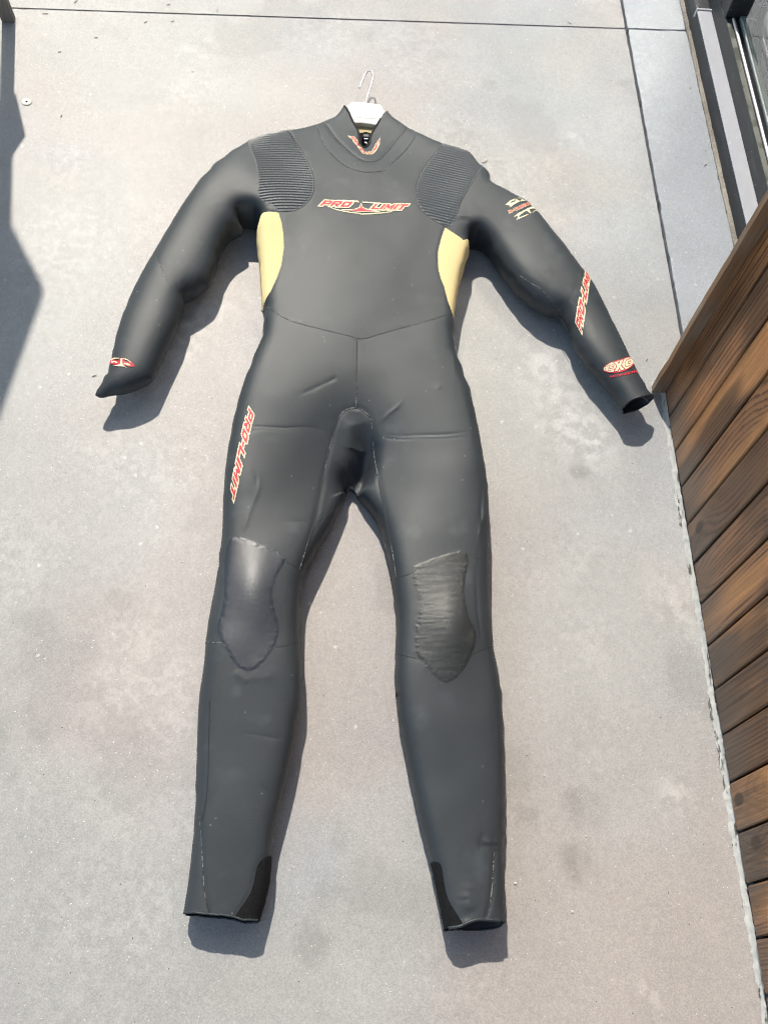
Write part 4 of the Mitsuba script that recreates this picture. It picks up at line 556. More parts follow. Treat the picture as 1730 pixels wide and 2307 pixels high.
'seams': {"waist":[[-0.0734,1.1437],[-0.0265,1.0888],[0.0283,1.0686],[0.0798,1.056],[0.1025,1.051],[0.1344,1.0629],[0.1807,1.0832],[0.2281,1.1036],[0.2727,1.13]],"centre":[[0.0973,1.0496],[0.0966,0.9839],[0.0968,0.9196]],"gus_l":[[0.0968,0.9196],[0.0813,0.9158],[0.0683,0.9012],[0.0587,0.8701],[0.0507,0.8323],[0.0416,0.7776],[0.0301,0.7055],[0.0199,0.6648],[0.0092,0.6241]],"gus_r":[[0.0968,0.9196],[0.1048,0.9177],[0.1137,0.9117],[0.1211,0.9017],[0.1251,0.882],[0.1273,0.8636],[0.1318,0.82],[0.14,0.7597],[0.1481,0.7103],[0.1559,0.6642],[0.1617,0.6153]],"thigh_l":[[0.0301,0.7061],[0.0496,0.7236],[0.064,0.7399],[0.0759,0.7617]],"thigh_r":[[0.1354,0.7292],[0.1482,0.7076]],"yoke":[[0.017,1.5981],[0.0317,1.5403],[0.0541,1.4926],[0.0706,1.4718],[0.087,1.4603],[0.1143,1.4524],[0.1418,1.4576],[0.1706,1.4931],[0.1945,1.5319],[0.2175,1.5798]],"collar":[[0.0391,1.5943],[0.0479,1.5754],[0.0566,1.5566],[0.0643,1.5435],[0.0803,1.5198],[0.0952,1.5004],[0.1129,1.4881],[0.127,1.4867],[0.1423,1.4968],[0.1544,1.518],[0.1666,1.5401],[0.1871,1.5811],[0.2016,1.6047]],"knee_l1":[[-0.012,0.6314],[-0.0013,0.6277],[0.0088,0.6236]],"knee_l2":[[-0.1303,0.5107],[-0.115,0.4987],[-0.1,0.4984]],"knee_l3":[[-0.0224,0.4922],[-0.0043,0.4974],[0.0121,0.5089]],"knee_r1":[[0.1547,0.6236],[0.1667,0.6158],[0.1831,0.6191]],"knee_r2":[[0.2763,0.6493],[0.2852,0.6481],[0.295,0.645]],"knee_r3":[[0.1617,0.4924],[0.1686,0.4874],[0.1776,0.4833],[0.1916,0.479]],"knee_r4":[[0.2728,0.4872],[0.2905,0.4963],[0.3083,0.5048]],"elbow_l":[[-0.2692,1.2587],[-0.2588,1.2184],[-0.2463,1.1864],[-0.2353,1.1662]],"elbow_l2":[[-0.2054,1.1776],[-0.2099,1.1631],[-0.2122,1.1419]],"elbow_r":[[0.5174,1.2619],[0.511,1.2356],[0.5038,1.2074],[0.4971,1.1912],[0.4862,1.1723],[0.4749,1.1648]],"elbow_r2":[[0.4019,1.2324],[0.4185,1.215],[0.438,1.1992],[0.4533,1.1827],[0.4647,1.1712],[0.4736,1.1674],[0.4811,1.1499],[0.4895,1.126]],"heel_l":[[-0.1205,0.2519],[-0.1161,0.2284],[-0.1117,0.1946],[-0.1044,0.1454],[-0.0952,0.122]],"heel_r":[[0.292,0.2037],[0.2882,0.1715],[0.284,0.1445],[0.276,0.1198]],"arm_r":[[0.3328,1.4685],[0.321,1.4419],[0.305,1.4088],[0.2955,1.3856],[0.2873,1.3532],[0.2798,1.3357]],"ribl":[[-0.0395,1.5631],[-0.022,1.5321],[-0.006,1.4968],[0.0066,1.461],[0.0146,1.4258],[0.0158,1.3919],[0.0071,1.3628],[-0.0098,1.342],[-0.0296,1.3328],[-0.0467,1.3313]],"ribr":[[0.2686,1.55],[0.2501,1.5203],[0.2317,1.4857],[0.2185,1.4508],[0.2108,1.4171],[0.2098,1.3897],[0.2172,1.3647],[0.2342,1.3453],[0.2553,1.33],[0.2713,1.3248]],"calf_l":[[-0.1154,0.4137],[-0.1132,0.3508],[-0.1113,0.3059],[-0.1117,0.271],[-0.1164,0.2454]]},
'wrinkles': {"hip_l":[[[-0.1106,0.8566],[-0.0903,0.8615],[-0.0679,0.869],[-0.0252,0.8695],[0.0177,0.8757],[0.0586,0.8731]],3.0,-1.3],"hip_l2":[[[-0.1069,0.8468],[-0.0872,0.8556],[-0.0648,0.8632],[-0.025,0.8638],[0.0208,0.8707],[0.0558,0.8682]],2.6,-1.0],"hip_r":[[[0.1286,0.8772],[0.1774,0.8673],[0.235,0.8672],[0.3072,0.8841]],3.0,-1.2],"hip_r2":[[[0.1287,0.8711],[0.1773,0.861],[0.2348,0.859],[0.3079,0.8717]],2.6,-1.1],"belly":[[[-0.0012,0.9314],[0.0089,0.9365],[0.0305,0.9498],[0.0655,0.9722]],4.0,-2.0],"belly2":[[[0.1371,0.8933],[0.1515,0.9078],[0.1661,0.9199],[0.1764,0.936]],3.5,1.6],"th_l":[[[-0.0674,0.7937],[-0.0604,0.7753],[-0.0598,0.7599],[-0.0661,0.7352],[-0.0744,0.7078],[-0.079,0.678]],4.0,1.6],"th_l2":[[[-0.0714,0.7904],[-0.0637,0.7736],[-0.0631,0.7597]],3.0,-1.6],"th_r":[[[0.3101,0.7983],[0.3135,0.7813],[0.3057,0.7547],[0.3062,0.7332],[0.2968,0.7004],[0.2923,0.6695]],3.4,2.2],"th_r2":[[[0.302,0.7755],[0.3042,0.7573],[0.2983,0.7311],[0.3005,0.7133],[0.2918,0.6905]],3.0,-2.0],"kn_r":[[[0.2936,0.6786],[0.2892,0.6359],[0.2864,0.5972],[0.2859,0.5595],[0.2883,0.5229],[0.2898,0.497]],3.0,-1.1],"kn_r2":[[[0.2856,0.6401],[0.2826,0.5968],[0.2826,0.5666],[0.2858,0.53],[0.288,0.504]],3.0,-0.8],"calf_l":[[[-0.0897,0.4053],[-0.0889,0.3411],[-0.0916,0.2931],[-0.1046,0.2724],[-0.1083,0.245]],4.0,-0.8],"calf_l2":[[[-0.0415,0.2952],[-0.0285,0.2842],[-0.0146,0.2717]],3.5,-1.2],"calf_l3":[[[-0.072,0.3656],[-0.0426,0.3623],[-0.0187,0.3585],[0.0091,0.3622]],3.0,-0.8],"under_l":[[[-0.0841,0.4541],[-0.0732,0.4473],[-0.0595,0.438]],4.6,1.4],"under_l2":[[[-0.0598,0.4448],[-0.0387,0.4459],[-0.0216,0.4513]],5.0,1.2],"calf_r":[[[0.2992,0.4204],[0.3019,0.3693],[0.3005,0.3252]],3.0,-0.7],"calf_r2":[[[0.2733,0.2604],[0.2761,0.2358],[0.2782,0.2191]],4.0,-1.2],"calf_r3":[[[0.2751,0.2172],[0.2882,0.2165],[0.3011,0.2172]],4.0,3.0],"calf_r4":[[[0.2679,0.2115],[0.2819,0.2121],[0.3008,0.2122]],5.0,-3.0],"fold_r":[[[0.2557,0.1623],[0.2509,0.141],[0.2538,0.1233]],7.0,2.4],"fold_r2":[[[0.2454,0.1446],[0.2463,0.1234],[0.2477,0.1129]],6.0,-2.6],"arm_r":[[[0.2938,1.3943],[0.3104,1.3974],[0.3289,1.3827],[0.3443,1.3548],[0.3554,1.3263],[0.3638,1.3003]],4.5,-1.2],"arm_r2":[[[0.2865,1.3545],[0.3057,1.355],[0.3167,1.3465]],3.5,1.4],"arm_r3":[[[0.2861,1.3427],[0.3026,1.3449],[0.3142,1.3391]],3.5,-1.4],"arm_r4":[[[0.3674,1.2823],[0.3912,1.2404],[0.419,1.2075],[0.4384,1.19]],4.0,1.2],"arm_r5":[[[0.4091,1.2197],[0.4239,1.2012],[0.4339,1.1896]],3.5,-2.2],"arm_r6":[[[0.444,1.2282],[0.463,1.2348],[0.4648,1.2237]],4.0,-1.5],"wl":[[[0.2607,1.0512],[0.2671,1.0217],[0.2618,0.9828]],3.5,1.2],"wr":[[[0.2413,0.9662],[0.2332,0.9515]],3.5,1.2],"thin_l":[[[-0.0251,0.7016],[0.0023,0.7032],[0.0272,0.7096]],3.0,-0.9],"center_fold":[[[0.0903,0.9089],[0.0891,0.8911],[0.089,0.8671],[0.0871,0.8302],[0.0841,0.7926]],9.0,5.0]},
'frames': {"chest":[[[0.0157,1.3254],[0.1097,1.3317],[0.2051,1.3411]],[[0.0148,1.372],[0.1099,1.3794],[0.2065,1.389]]],"thigh":[[[-0.0831,0.9098],[-0.0902,0.8735],[-0.0954,0.8352],[-0.1013,0.7886],[-0.1063,0.7402]],[[-0.0699,0.8979],[-0.0774,0.8577],[-0.0826,0.8197],[-0.0902,0.7711],[-0.0971,0.7286]]],"forearm":[[[0.5097,1.1012],[0.5149,1.1315],[0.5231,1.1727],[0.5332,1.2167],[0.5497,1.2675]],[[0.4992,1.1264],[0.5029,1.156],[0.5112,1.1929],[0.5232,1.2339],[0.5416,1.2869]]],"neck":[[[0.0806,1.5656],[0.0957,1.5404],[0.1123,1.5085],[0.1276,1.5105],[0.1406,1.5363],[0.147,1.5611]],[[0.0893,1.5717],[0.1016,1.5511],[0.1144,1.518],[0.1259,1.5212],[0.1361,1.5473],[0.1452,1.5688]]],"cuff_r":[[[0.5443,1.0157],[0.5682,1.011],[0.604,1.0237]],[[0.5389,1.0398],[0.5652,1.0446],[0.6047,1.0756]]],"cuff_l":[[[-0.3226,0.9893],[-0.2988,0.9829],[-0.2775,0.9843]],[[-0.3284,1.0232],[-0.301,1.0059],[-0.2792,1.0062]]],"upper":[[[0.3939,1.3528],[0.4181,1.368],[0.445,1.3911]],[[0.3812,1.3882],[0.3996,1.4002],[0.4199,1.4182]]]},
'zone_l': [[-0.1199,1.5242],[-0.1077,1.4913],[-0.0968,1.4578],[-0.0892,1.4223],[-0.0878,1.3894],[-0.0869,1.368],[-0.0807,1.3569],[-0.0922,1.3451],[-0.1054,1.3359],[-0.0992,1.326],[-0.1546,1.077],[-0.2574,0.9395],[-0.3606,0.8815],[-0.4026,1.2206],[-0.2517,1.5255],[-0.1524,1.5908]],
'zone_r': [[0.336,1.4908],[0.3207,1.4418],[0.3048,1.4093],[0.2949,1.3851],[0.2867,1.3536],[0.2792,1.336],[0.2712,1.3247],[0.2809,1.3123],[0.3228,1.3223],[0.4232,1.1083],[0.5074,0.8854],[0.6807,0.9283],[0.5383,1.419],[0.3696,1.5763]],
'lining': [[0.0896,1.6694],[0.1539,1.6739],[0.1436,1.6478],[0.1309,1.6204],[0.1054,1.6195],[0.0972,1.6436]],
'valleys': [[[[0.099,0.9122],[0.1052,0.8945],[0.1142,0.8734],[0.1211,0.8518],[0.1146,0.8242],[0.1062,0.7999],[0.0968,0.7922]],0.017,0.009,0.052]],
'heel_y': 0.1625,
'hanger': {"plate":[[0.0815,1.6818],[0.0849,1.6927],[0.0909,1.6992],[0.106,1.6992],[0.12,1.6988],[0.1482,1.697],[0.1533,1.6914],[0.1585,1.6771],[0.1538,1.664],[0.1416,1.6349],[0.1257,1.6379],[0.1118,1.6387],[0.0975,1.638],[0.09,1.6554]],"emboss":[[0.0979,1.6557],[0.1058,1.6536],[0.1217,1.653],[0.1377,1.6531],[0.1457,1.658]],"hook":[[0.1196,1.6923],[0.1194,1.7015],[0.1217,1.7124],[0.1269,1.7351],[0.1319,1.7572],[0.1348,1.7736],[0.1338,1.7837],[0.1302,1.7889],[0.1251,1.7878],[0.121,1.7824],[0.1164,1.7703],[0.1123,1.7553],[0.1085,1.7419],[0.1062,1.7323]]},
'zip': [0.119,1.586],
'flap': [[0.1056,1.6185],[0.1124,1.6196],[0.1203,1.6231],[0.1263,1.6206],[0.1327,1.6184],[0.1321,1.6074],[0.128,1.5881],[0.1201,1.5786],[0.1064,1.5781]],
'twigs': [[-0.5722,1.9443,0.112,0.0144,0.3],[-0.5126,1.9903,1.034,0.0154,0.3],[-0.3577,1.9415,0.61,0.0096,0.3],[-0.3004,1.9496,0.49,0.0096,0.3],[-0.2069,1.9978,1.518,0.0134,0.3],[-0.4566,1.8809,0.238,0.0067,0.3],[-0.5261,1.8279,0.183,0.0077,0.3],[-0.4978,1.6403,1.241,0.0077,0.3],[-0.2463,1.7961,2.749,0.0058,0.3],[-0.3139,2.0043,0.246,0.0086,0.3],[0.8547,1.8548,1.008,0.0077,0.3],[0.8503,1.6186,0.565,0.0086,0.3],[0.8577,1.6613,0.299,0.0038,0.3],[0.3709,1.5879,0.689,0.0182,0.9],[-0.3595,1.0125,0.484,0.0096,0.3],[0.6517,1.1008,0.887,0.0077,0.3],[0.5946,2.0433,-0.417,0.0134,0.3]],
'twig_labels': ["thin dark scrap lying by the joint near the table foot","long thin stalk crossing the top edge left of centre","short dark scrap below the joint, left of a similar one","short dark scrap below the joint, right of a similar one","upright thin stalk touching the joint above the hanger","tiny dark crumb below the joint at upper left","faint thin scrap left of centre above the plug","small dark scrap right of and below the plug","dark crumb above the ribbed shoulder at left","flat scrap lying on the far slab above the joint","curled dark scrap on the blue grey strip near the sill","dark splinter on the strip below the curled scrap","tiny dark crumb on the strip above the splinter","thin curved thread beside the right hand shoulder","small curled scrap left of the tucked cuff","short scrap on the floor by the end of the boards","wispy stalk on the joint toward the upper right"],
'stones': [[0.3314,0.1685,0.0036],[0.4115,0.1301,0.0036],[0.3877,0.3226,0.0024],[0.4421,0.2341,0.0024],[0.3819,0.1715,0.0024]],
'stone_labels': ["small pale pebble right of the cuff edge of the right leg","pale pebble on the floor furthest toward the lower right","pale pebble beside the middle of the right calf","tiny pebble right of the right ankle","tiny pebble between two larger ones beside the cuff"],
}

# ------------------------------------------------------------------ the wetsuit
def PG(pts): return Polygon(pts).buffer(0)
FIELD = Field(DATA['ctrl'])
def chaikin(P, n=2):
    P = np.array(P, float)
    for _ in range(n):
        Q = np.roll(P, -1, 0); P = np.stack([.75 * P + .25 * Q, .25 * P + .75 * Q], 1).reshape(-1, 2)
    return P
PL = {k: chaikin(v) if k.startswith(('knee', 'rib', 'ankle')) else np.array(v) for k, v in DATA['panels'].items()}
PAN = {k: PG(v) for k, v in PL.items()}
CUT = {k: np.array(v) for k, v in DATA['cuts'].items()}
SEAM = {k: spline(v, .003) for k, v in DATA['seams'].items()}
WR = {k: (spline(v[0], .004), v[1] * 1e-3, v[2] * 1e-3) for k, v in DATA['wrinkles'].items()}
def offs(L, d):
    g = np.gradient(L, axis=0); g /= np.linalg.norm(g, axis=1)[:, None] + 1e-12
    return L + d * np.stack([-g[:, 1], g[:, 0]], 1)
lines = [np.vstack([v, v[:1]]) for v in PL.values()] + [offs(L, d) for L, sg, a in WR.values() for d in (-.0032, -.0016, 0, .0016, .0032)] + list(SEAM.values()) + [np.vstack([c, c[:1]]) for c in CUT.values()]
RIB = .0069
def rib_phase(k, X):
    q = X[:, 0] - PAN[k].bounds[0]
    return X[:, 1] - .36 * q + 1.5 * q * q if k == 'rib_l' else X[:, 1] + .17 * q + .5 * q * q
def rib_points(k):
    x0, y0, x1, y1 = PAN[k].bounds
    q, ph = np.meshgrid(np.arange(0, x1 - x0, .0011), np.arange(y0 - .1, y1 + .1, RIB / 6))
    q, ph = q.ravel(), ph.ravel()
    return np.stack([x0 + q, ph + .36 * q - 1.5 * q * q if k == 'rib_l' else ph - .17 * q - .5 * q * q], 1)
fine = [(PAN['rib_l'], .0009, rib_points('rib_l')), (PAN['rib_r'], .0009, rib_points('rib_r')), (PAN['gusset'], .0024), (PAN['knee_l'], .0022), (PAN['knee_r'], .0022)]
SP, ST, SS, SB, SPOLY = shell([(np.array(p), o) for p, o, n in DATA['segs']], FIELD, .0036, lines, fine)
ZT, ZB = sheets(SP, SS, FIELD)
tz = ZT.copy()
N3 = np.c_[SP, np.zeros(len(SP))]
soft = np.clip(SS / .03, 0, 1)
tz += ((meshkit.fbm(N3 * [5, 4, 1], 2, 4) - .5) * .012 + (meshkit.fbm(N3 * 13, 2, 9) - .5) * .0022) * soft
for k, (L, sg, amp) in WR.items():
    if sg < .0045: sg *= .62
    i = near(SP, L, 4 * sg)
    d, t = seg_dist(SP[i], L)
    tz[i] += .42 * amp * (.25 + 1.4 * meshkit.noise(np.c_[t * 4 + sg * 9000, d * 0, d * 0])) * np.exp(-d * d / (2 * sg * sg)) * np.clip(np.minimum(t, 1 - t) * 6, 0, 1) * np.clip(SS[i] / .02, 0, 1)
for k, L in SEAM.items():                                   # a shallow gutter along every seam
    i = near(SP, L, .016)
    d, t = seg_dist(SP[i], L)
    a = .00022 if not k.startswith(('gus', 'collar')) else .0010
    tz[i] -= a * np.exp(-d * d / (2 * .003 ** 2)) * np.clip(SS[i] / .02, 0, 1)
# the crotch sinks between the thighs
for L, sl, sr, dep in DATA['valleys']:                     # gentle on the left thigh, abrupt on the right
    L = resample(np.array(L), .004); i = near(SP, L, .11)
    d, t = seg_dist(SP[i], L)
    j = np.clip((t * (len(L) - 1)).astype(int), 0, len(L) - 2); g = L[j + 1] - L[j]; r = SP[i] - L[j]
    side = g[:, 0] * r[:, 1] - g[:, 1] * r[:, 0]
    sg = np.where(side > 0, sr, sl)
    env = np.clip((t - .15) * 1.5, 0, 1) ** 1.2
    tz[i] -= dep * env * np.exp(-d * d / (2 * sg * sg)) * np.clip(SS[i] / .012, 0, 1)
def bdist(poly, X): return shapely.distance(shapely.points(X), poly.exterior)
for k, side in (('rib_l', 1), ('rib_r', -1)):
    m = np.nonzero(inside(PAN[k], SP))[0]
    X = SP[m]; ph = rib_phase(k, X)
    r = .5 - .5 * np.cos(2 * np.pi * ph / RIB)
    tz[m] += .0022 * (r - .4) * np.clip(bdist(PAN[k], X) / .0018, 0, 1) * np.clip(SS[m] / .02, 0, 1)
for k in ('knee_l', 'knee_r'):
    m = np.nonzero(inside(PAN[k].buffer(.10), SP))[0]
    X = SP[m]; d = bdist(PAN[k], X); ins = inside(PAN[k], X)
    puck = (meshkit.noise(np.c_[X * 330, d * 0]) - .5) * np.exp(-(d / .006) ** 2)
    tz[m] += np.where(ins, 0.0005 * np.clip(d / .0045, 0, 1) + .0011 * puck , 0.0)
    kc = np.array(PAN[k].centroid.coords[0]) + ([.006, .02] if k == 'knee_l' else [.012, -.02])
    tz[m] += .007 * np.exp(-(((X - kc) / [.034, .060]) ** 2).sum(1))
    if k == 'knee_r':
        w = meshkit.fbm(np.c_[X * [40, 300], d * 0], 3, 3)
        tz[m] += np.where(ins, .0004 * (w - .5) * np.clip(d / .008, 0, 1), 0)
for k in ('ankle_l', 'ankle_r', 'heel_l', 'heel_r', 'side_l', 'side_r'):
    m = np.nonzero(inside(PAN[k].buffer(.006), SP))[0]
    X = SP[m]; d = bdist(PAN[k], X)
    tz[m] -= .0010 * np.exp(-(d / .0022) ** 2) * np.clip(SS[m] / .02, 0, 1)
m = np.nonzero(inside(PAN['heel_r'], SP))[0]
tz[m] += .0007 * np.sin(2 * np.pi * SP[m, 0] / .0042) * np.clip(bdist(PAN['heel_r'], SP[m]) / .004, 0, 1) * (SP[m, 1] < DATA['heel_y'])
on = SB & (SS < 1e-6)
tz = np.where(on, ZB * 0 + (ZT + ZB) / 2, tz)
zbm = np.where(on, tz, ZB)
low = zbm + .004                                           # the cloth never sinks through the back sheet
tz = np.where(on, tz, low + .003 * np.logaddexp(0, (tz - low) / .003))
V3 = np.c_[SP, tz]; VB = np.c_[SP, zbm]
cen = SP[ST].mean(1)
gone = np.zeros(len(ST), bool)
for c in CUT.values(): gone |= inside(PG(c), cen)
def vnormals(V, F):
    n = np.zeros_like(V); f = np.cross(V[F[:, 1]] - V[F[:, 0]], V[F[:, 2]] - V[F[:, 0]])
    for k in range(3): np.add.at(n, F[:, k], f)
    return n / (np.linalg.norm(n, axis=1, keepdims=True) + 1e-15)
TOPF = ST[~gone]; TC = cen[~gone]
# outline points take the mean of both sheets' normals, so that the limb turns smoothly under
nt, nb = vnormals(V3, TOPF), vnormals(VB, ST[:, ::-1])
mid = nt + nb; mid /= np.linalg.norm(mid, axis=1, keepdims=True) + 1e-12
nt[on] = mid[on]; nb[on] = mid[on]
TZ = LinearNDInterpolator(SP, tz)
TN = LinearNDInterpolator(SP, nt)
suit = thing('wetsuit', 'dark grey long sleeved wetsuit with pale yellow side panels lying flat on the concrete', 'wetsuit')
free = np.ones(len(TOPF), bool)
def sub(F, V, n, root, name, mat, label=None):
    u, inv = np.unique(F, return_inverse=True)
    return part(root, name, (V[u], inv.reshape(-1, 3)), mat, normals=n[u], label=label)
def region(poly, name, mat, label=None):
    global free
    m = free & inside(poly, TC)
    free &= ~m
    return sub(TOPF[m], V3, nt, suit, name, mat, label) if m.any() else None
region(PAN['collar'], 'collar', 'neoprene')
region(PAN['rib_l'], 'shoulder_panel', 'rib_rubber', 'finely ribbed shoulder panel left of the chest')
region(PAN['rib_r'], 'shoulder_panel', 'rib_rubber', 'finely ribbed shoulder panel right of the chest')
region(PAN['side_l'], 'side_panel', 'yellow_jersey', 'pale yellow side panel under the left arm in the picture')
region(PAN['side_r'], 'side_panel', 'yellow_jersey', 'pale yellow side panel under the right arm in the picture')
region(PAN['knee_l'], 'knee_pad', 'knee_blue', 'smooth glossy blue black knee pad')
region(PAN['knee_r'], 'knee_pad', 'knee_black', 'wrinkled worn black knee pad')
region(PAN['gusset'], 'gusset', 'neoprene')
region(PAN['ankle_l'], 'ankle_patch', 'black_plush', 'matt black patch at the ankle')
region(PAN['ankle_r'], 'ankle_patch', 'black_plush', 'matt black patch at the ankle')
region(PAN['heel_l'], 'heel_panel', 'neoprene')
region(PAN['heel_r'], 'heel_panel', 'neoprene')
region(PG(DATA['zone_l']), 'sleeve', 'neoprene')
region(PG(DATA['zone_r']), 'sleeve', 'neoprene')
w = SEAM['waist']; a, b, mx = w[0], w[-1], w[np.argmin(w[:, 1])]
iy = int(np.argmin(w[:, 1])); ctr = SEAM['centre']
region(PG(np.vstack([[a + [-.3, 0]], w[:iy + 1], ctr, [ctr[-1] + [0, -1.2]], [a + [-.3, -1.4]]])), 'leg', 'neoprene')
region(PG(np.vstack([[b + [.3, 0]], w[iy:][::-1], ctr, [ctr[-1] + [0, -1.2]], [b + [.3, -1.4]]])), 'leg', 'neoprene')
m = free.copy(); sub(TOPF[m], V3, nt, suit, 'torso', 'neoprene')
sub(ST[:, ::-1], VB, nb, suit, 'back_panel', 'neoprene')
part(suit, 'neck_lining', ply_ground(PG(DATA['lining']), .0235, .0250), 'beige_lining', label='beige inside of the back of the neck')
# rims of neoprene
def drape(L, off=.0006):
    L = np.asarray(L, float); z = TZ(L); n = TN(L)
    ok = ~np.isnan(z)
    n = n / (np.linalg.norm(n, axis=1, keepdims=True) + 1e-12)
    return (np.c_[L, z] + n * off)[ok]
def rim(L, r, name, mat='seam_dark', off=0.0):
    P = drape(resample(L, .003), off)
    if len(P) > 3: part(suit, name, tube(P, r, 8), mat, smooth=True)
rim(spline(CUT['cut_neck'][:16], .003), .0021, 'collar_edge', 'neoprene_inside')
rim(spline(CUT['cut_armR'][:7], .003)[2:-3], .0021, 'cuff_edge', 'neoprene')
rim(spline(CUT['cut_legR'][:10], .003)[2:-3], .0021, 'cuff_edge', 'neoprene')
def lower(L, r, name):
    t = cKDTree(SP); i = t.query(resample(L, .003))[1]; i = i[~on[i]]
    part(suit, name, tube(np.c_[SP[i][:, :2], zbm[i]], r, 8), 'neoprene', smooth=True)
def upper(L, r, name):
    t = cKDTree(SP); i = t.query(resample(L, .003))[1]; i = i[~on[i]]
    part(suit, name, tube(np.c_[SP[i][:, :2], tz[i]], r, 8), 'neoprene', smooth=True)
for p, o, n in DATA['segs']:
    if n.startswith('cuff'):
        lower(p, .0014, 'cuff_edge')
        if n == 'cuffLegL': upper(p, .0014, 'cuff_edge')
# seams: a welt of glue with stitching, one part each
light = {'yoke', 'waist', 'centre', 'gus_l', 'gus_r', 'elbow_l', 'elbow_r', 'elbow_r2', 'heel_l', 'heel_r', 'knee_l2', 'knee_r2', 'thigh_l'}
for k, L in SEAM.items():
    P = drape(resample(L, .002), -.0001)
    if len(P) < 4: continue
    r = (.0009 if k in ('gus_l', 'gus_r', 'centre', 'heel_r') else .00075) * (1 + .35 * (meshkit.noise(np.c_[P[:, :2] * 180, P[:, 2] * 0]) - .5))
    part(suit, 'seam', tube(P, r, 6), 'seam_thread' if k in light else 'seam_dark', smooth=True)

# prints: letters are shapes in a frame (two rails on the suit), laid on the cloth
def letters():
    R = lambda *p: Polygon(p)
    A = {}
    A['P'] = R((0, 0), (.28, 0), (.28, .30), (.86, .30), (1, .42), (1, .88), (.88, 1), (0, 1)).difference(R((.28, .54), (.72, .54), (.72, .76), (.28, .76)))
    A['R'] = A['P'].union(R((.42, .34), (.74, .34), (1.02, 0), (.68, 0)))
    A['O'] = R((.14, 0), (.86, 0), (1, .14), (1, .86), (.86, 1), (.14, 1), (0, .86), (0, .14)).difference(R((.3, .27), (.7, .27), (.7, .73), (.3, .73)))
    A['L'] = R((0, 0), (.95, 0), (.95, .26), (.3, .26), (.3, 1), (0, 1))
    A['I'] = R((0, 0), (.32, 0), (.32, 1), (0, 1))
    A['M'] = R((0, 0), (.26, 0), (.26, .52), (.55, .12), (.84, .52), (.84, 0), (1.1, 0), (1.1, 1), (.84, 1), (.55, .55), (.26, 1), (0, 1))
    A['T'] = R((.34, 0), (.66, 0), (.66, .74), (1, .74), (1, 1), (0, 1), (0, .74), (.34, .74))
    A['X'] = R((0, 0), (.32, 0), (.5, .33), (.68, 0), (1, 0), (.68, .5), (1, 1), (.68, 1), (.5, .67), (.32, 1), (0, 1), (.32, .5))
    A['H'] = R((0, 0), (.3, 0), (.3, .38), (.7, .38), (.7, 0), (1, 0), (1, 1), (.7, 1), (.7, .62), (.3, .62), (.3, 1), (0, 1))
    A['E'] = R((0, 0), (.95, 0), (.95, .24), (.3, .24), (.3, .39), (.85, .39), (.85, .61), (.3, .61), (.3, .76), (.95, .76), (.95, 1), (0, 1))
    A['N'] = R((0, 0), (.28, 0), (.28, .5), (.72, 0), (1, 0), (1, 1), (.72, 1), (.72, .5), (.28, 1), (0, 1))
    A['-'] = R((.05, .36), (.6, .36), (.6, .62), (.05, .62))
    return A
ABC = letters()
def word(text, x0, x1, y0, y1, slant=.3, gap=.16):  # slant in frame units
    out, x = [], 0
    for ch in text:
        g = ABC[ch]; out.append(affinity.translate(g, x)); x += g.bounds[2] + gap
    u = unary_union(out); W = x - gap
    u = affinity.affine_transform(u, [(x1 - x0 - slant * (y1 - y0)) / W, slant * (y1 - y0), 0, y1 - y0, x0, y0])
    return u
def decal(shape, frame, root, name, mat, off, label=None, clip=None):
    """shape in frame space: v 0..1 between the two rails, u 0..1 along them."""
    lo, hi = resample(frame[0], 1), resample(frame[1], 1)
    lo, hi = np.array(frame[0]), np.array(frame[1])
    def rail(L, u):
        d = np.linspace(0, 1, len(L)); return np.stack([PchipInterpolator(d, L[:, k], extrapolate=True)(u) for k in (0, 1)], 1)
    ms = []
    for g in getattr(shape, 'geoms', [shape]):
        if g.is_empty or g.geom_type != 'Polygon' or g.area < 1e-7: continue
        vv, ff = trimesh.creation.triangulate_polygon(g, engine='earcut')
        m = trimesh.Trimesh(np.c_[vv, np.zeros(len(vv))], ff, process=False)
        ms.append(m)
    m = join(ms)
    ul = np.linalg.norm(lo[-1] - lo[0]); vl = np.linalg.norm(hi[0] - lo[0])
    m.apply_scale([ul, vl, 1])
    v, f = trimesh.remesh.subdivide_to_size(m.vertices, m.faces, .004)[:2]
    u = v[:, 0] / ul; t = v[:, 1] / vl
    X = rail(lo, u) * (1 - t)[:, None] + rail(hi, u) * t[:, None]
    z = TZ(X); n = TN(X); ok = ~np.isnan(z) & ~np.isnan(n).any(1)
    n = np.nan_to_num(n); n /= np.linalg.norm(n, axis=1, keepdims=True) + 1e-12
    V = np.c_[X, np.nan_to_num(z)] + n * off
    f = f[ok[f].all(1)]
    a = np.cross(V[f[:, 1]] - V[f[:, 0]], V[f[:, 2]] - V[f[:, 0]])
    f = np.where(((a * n[f[:, 0]]).sum(1) < 0)[:, None], f[:, ::-1], f)
    uq, inv = np.unique(f, return_inverse=True)
    return part(root, name, (V[uq], inv.reshape(-1, 3)), mat, normals=n[uq], label=label)
FR = DATA['frames']
def print_pair(red, cream, frame, name, label):
    k = decal(cream, FR[frame], suit, name, 'print_cream', .0009, label)
    decal(red, FR[frame], k, 'lettering', 'print_red', .0014)
def grow(g, d, asp):                                         # outline of even width in a frame whose u:v lengths differ
    g = affinity.scale(g, asp, 1, origin=(0, 0)).buffer(d, join_style=2, mitre_limit=1.6)
    return affinity.scale(g, 1 / asp, 1, origin=(0, 0))
def asp(frame):
    lo, hi = np.array(FR[frame][0]), np.array(FR[frame][1])
    return np.linalg.norm(lo[-1] - lo[0]) / np.linalg.norm(hi[0] - lo[0])
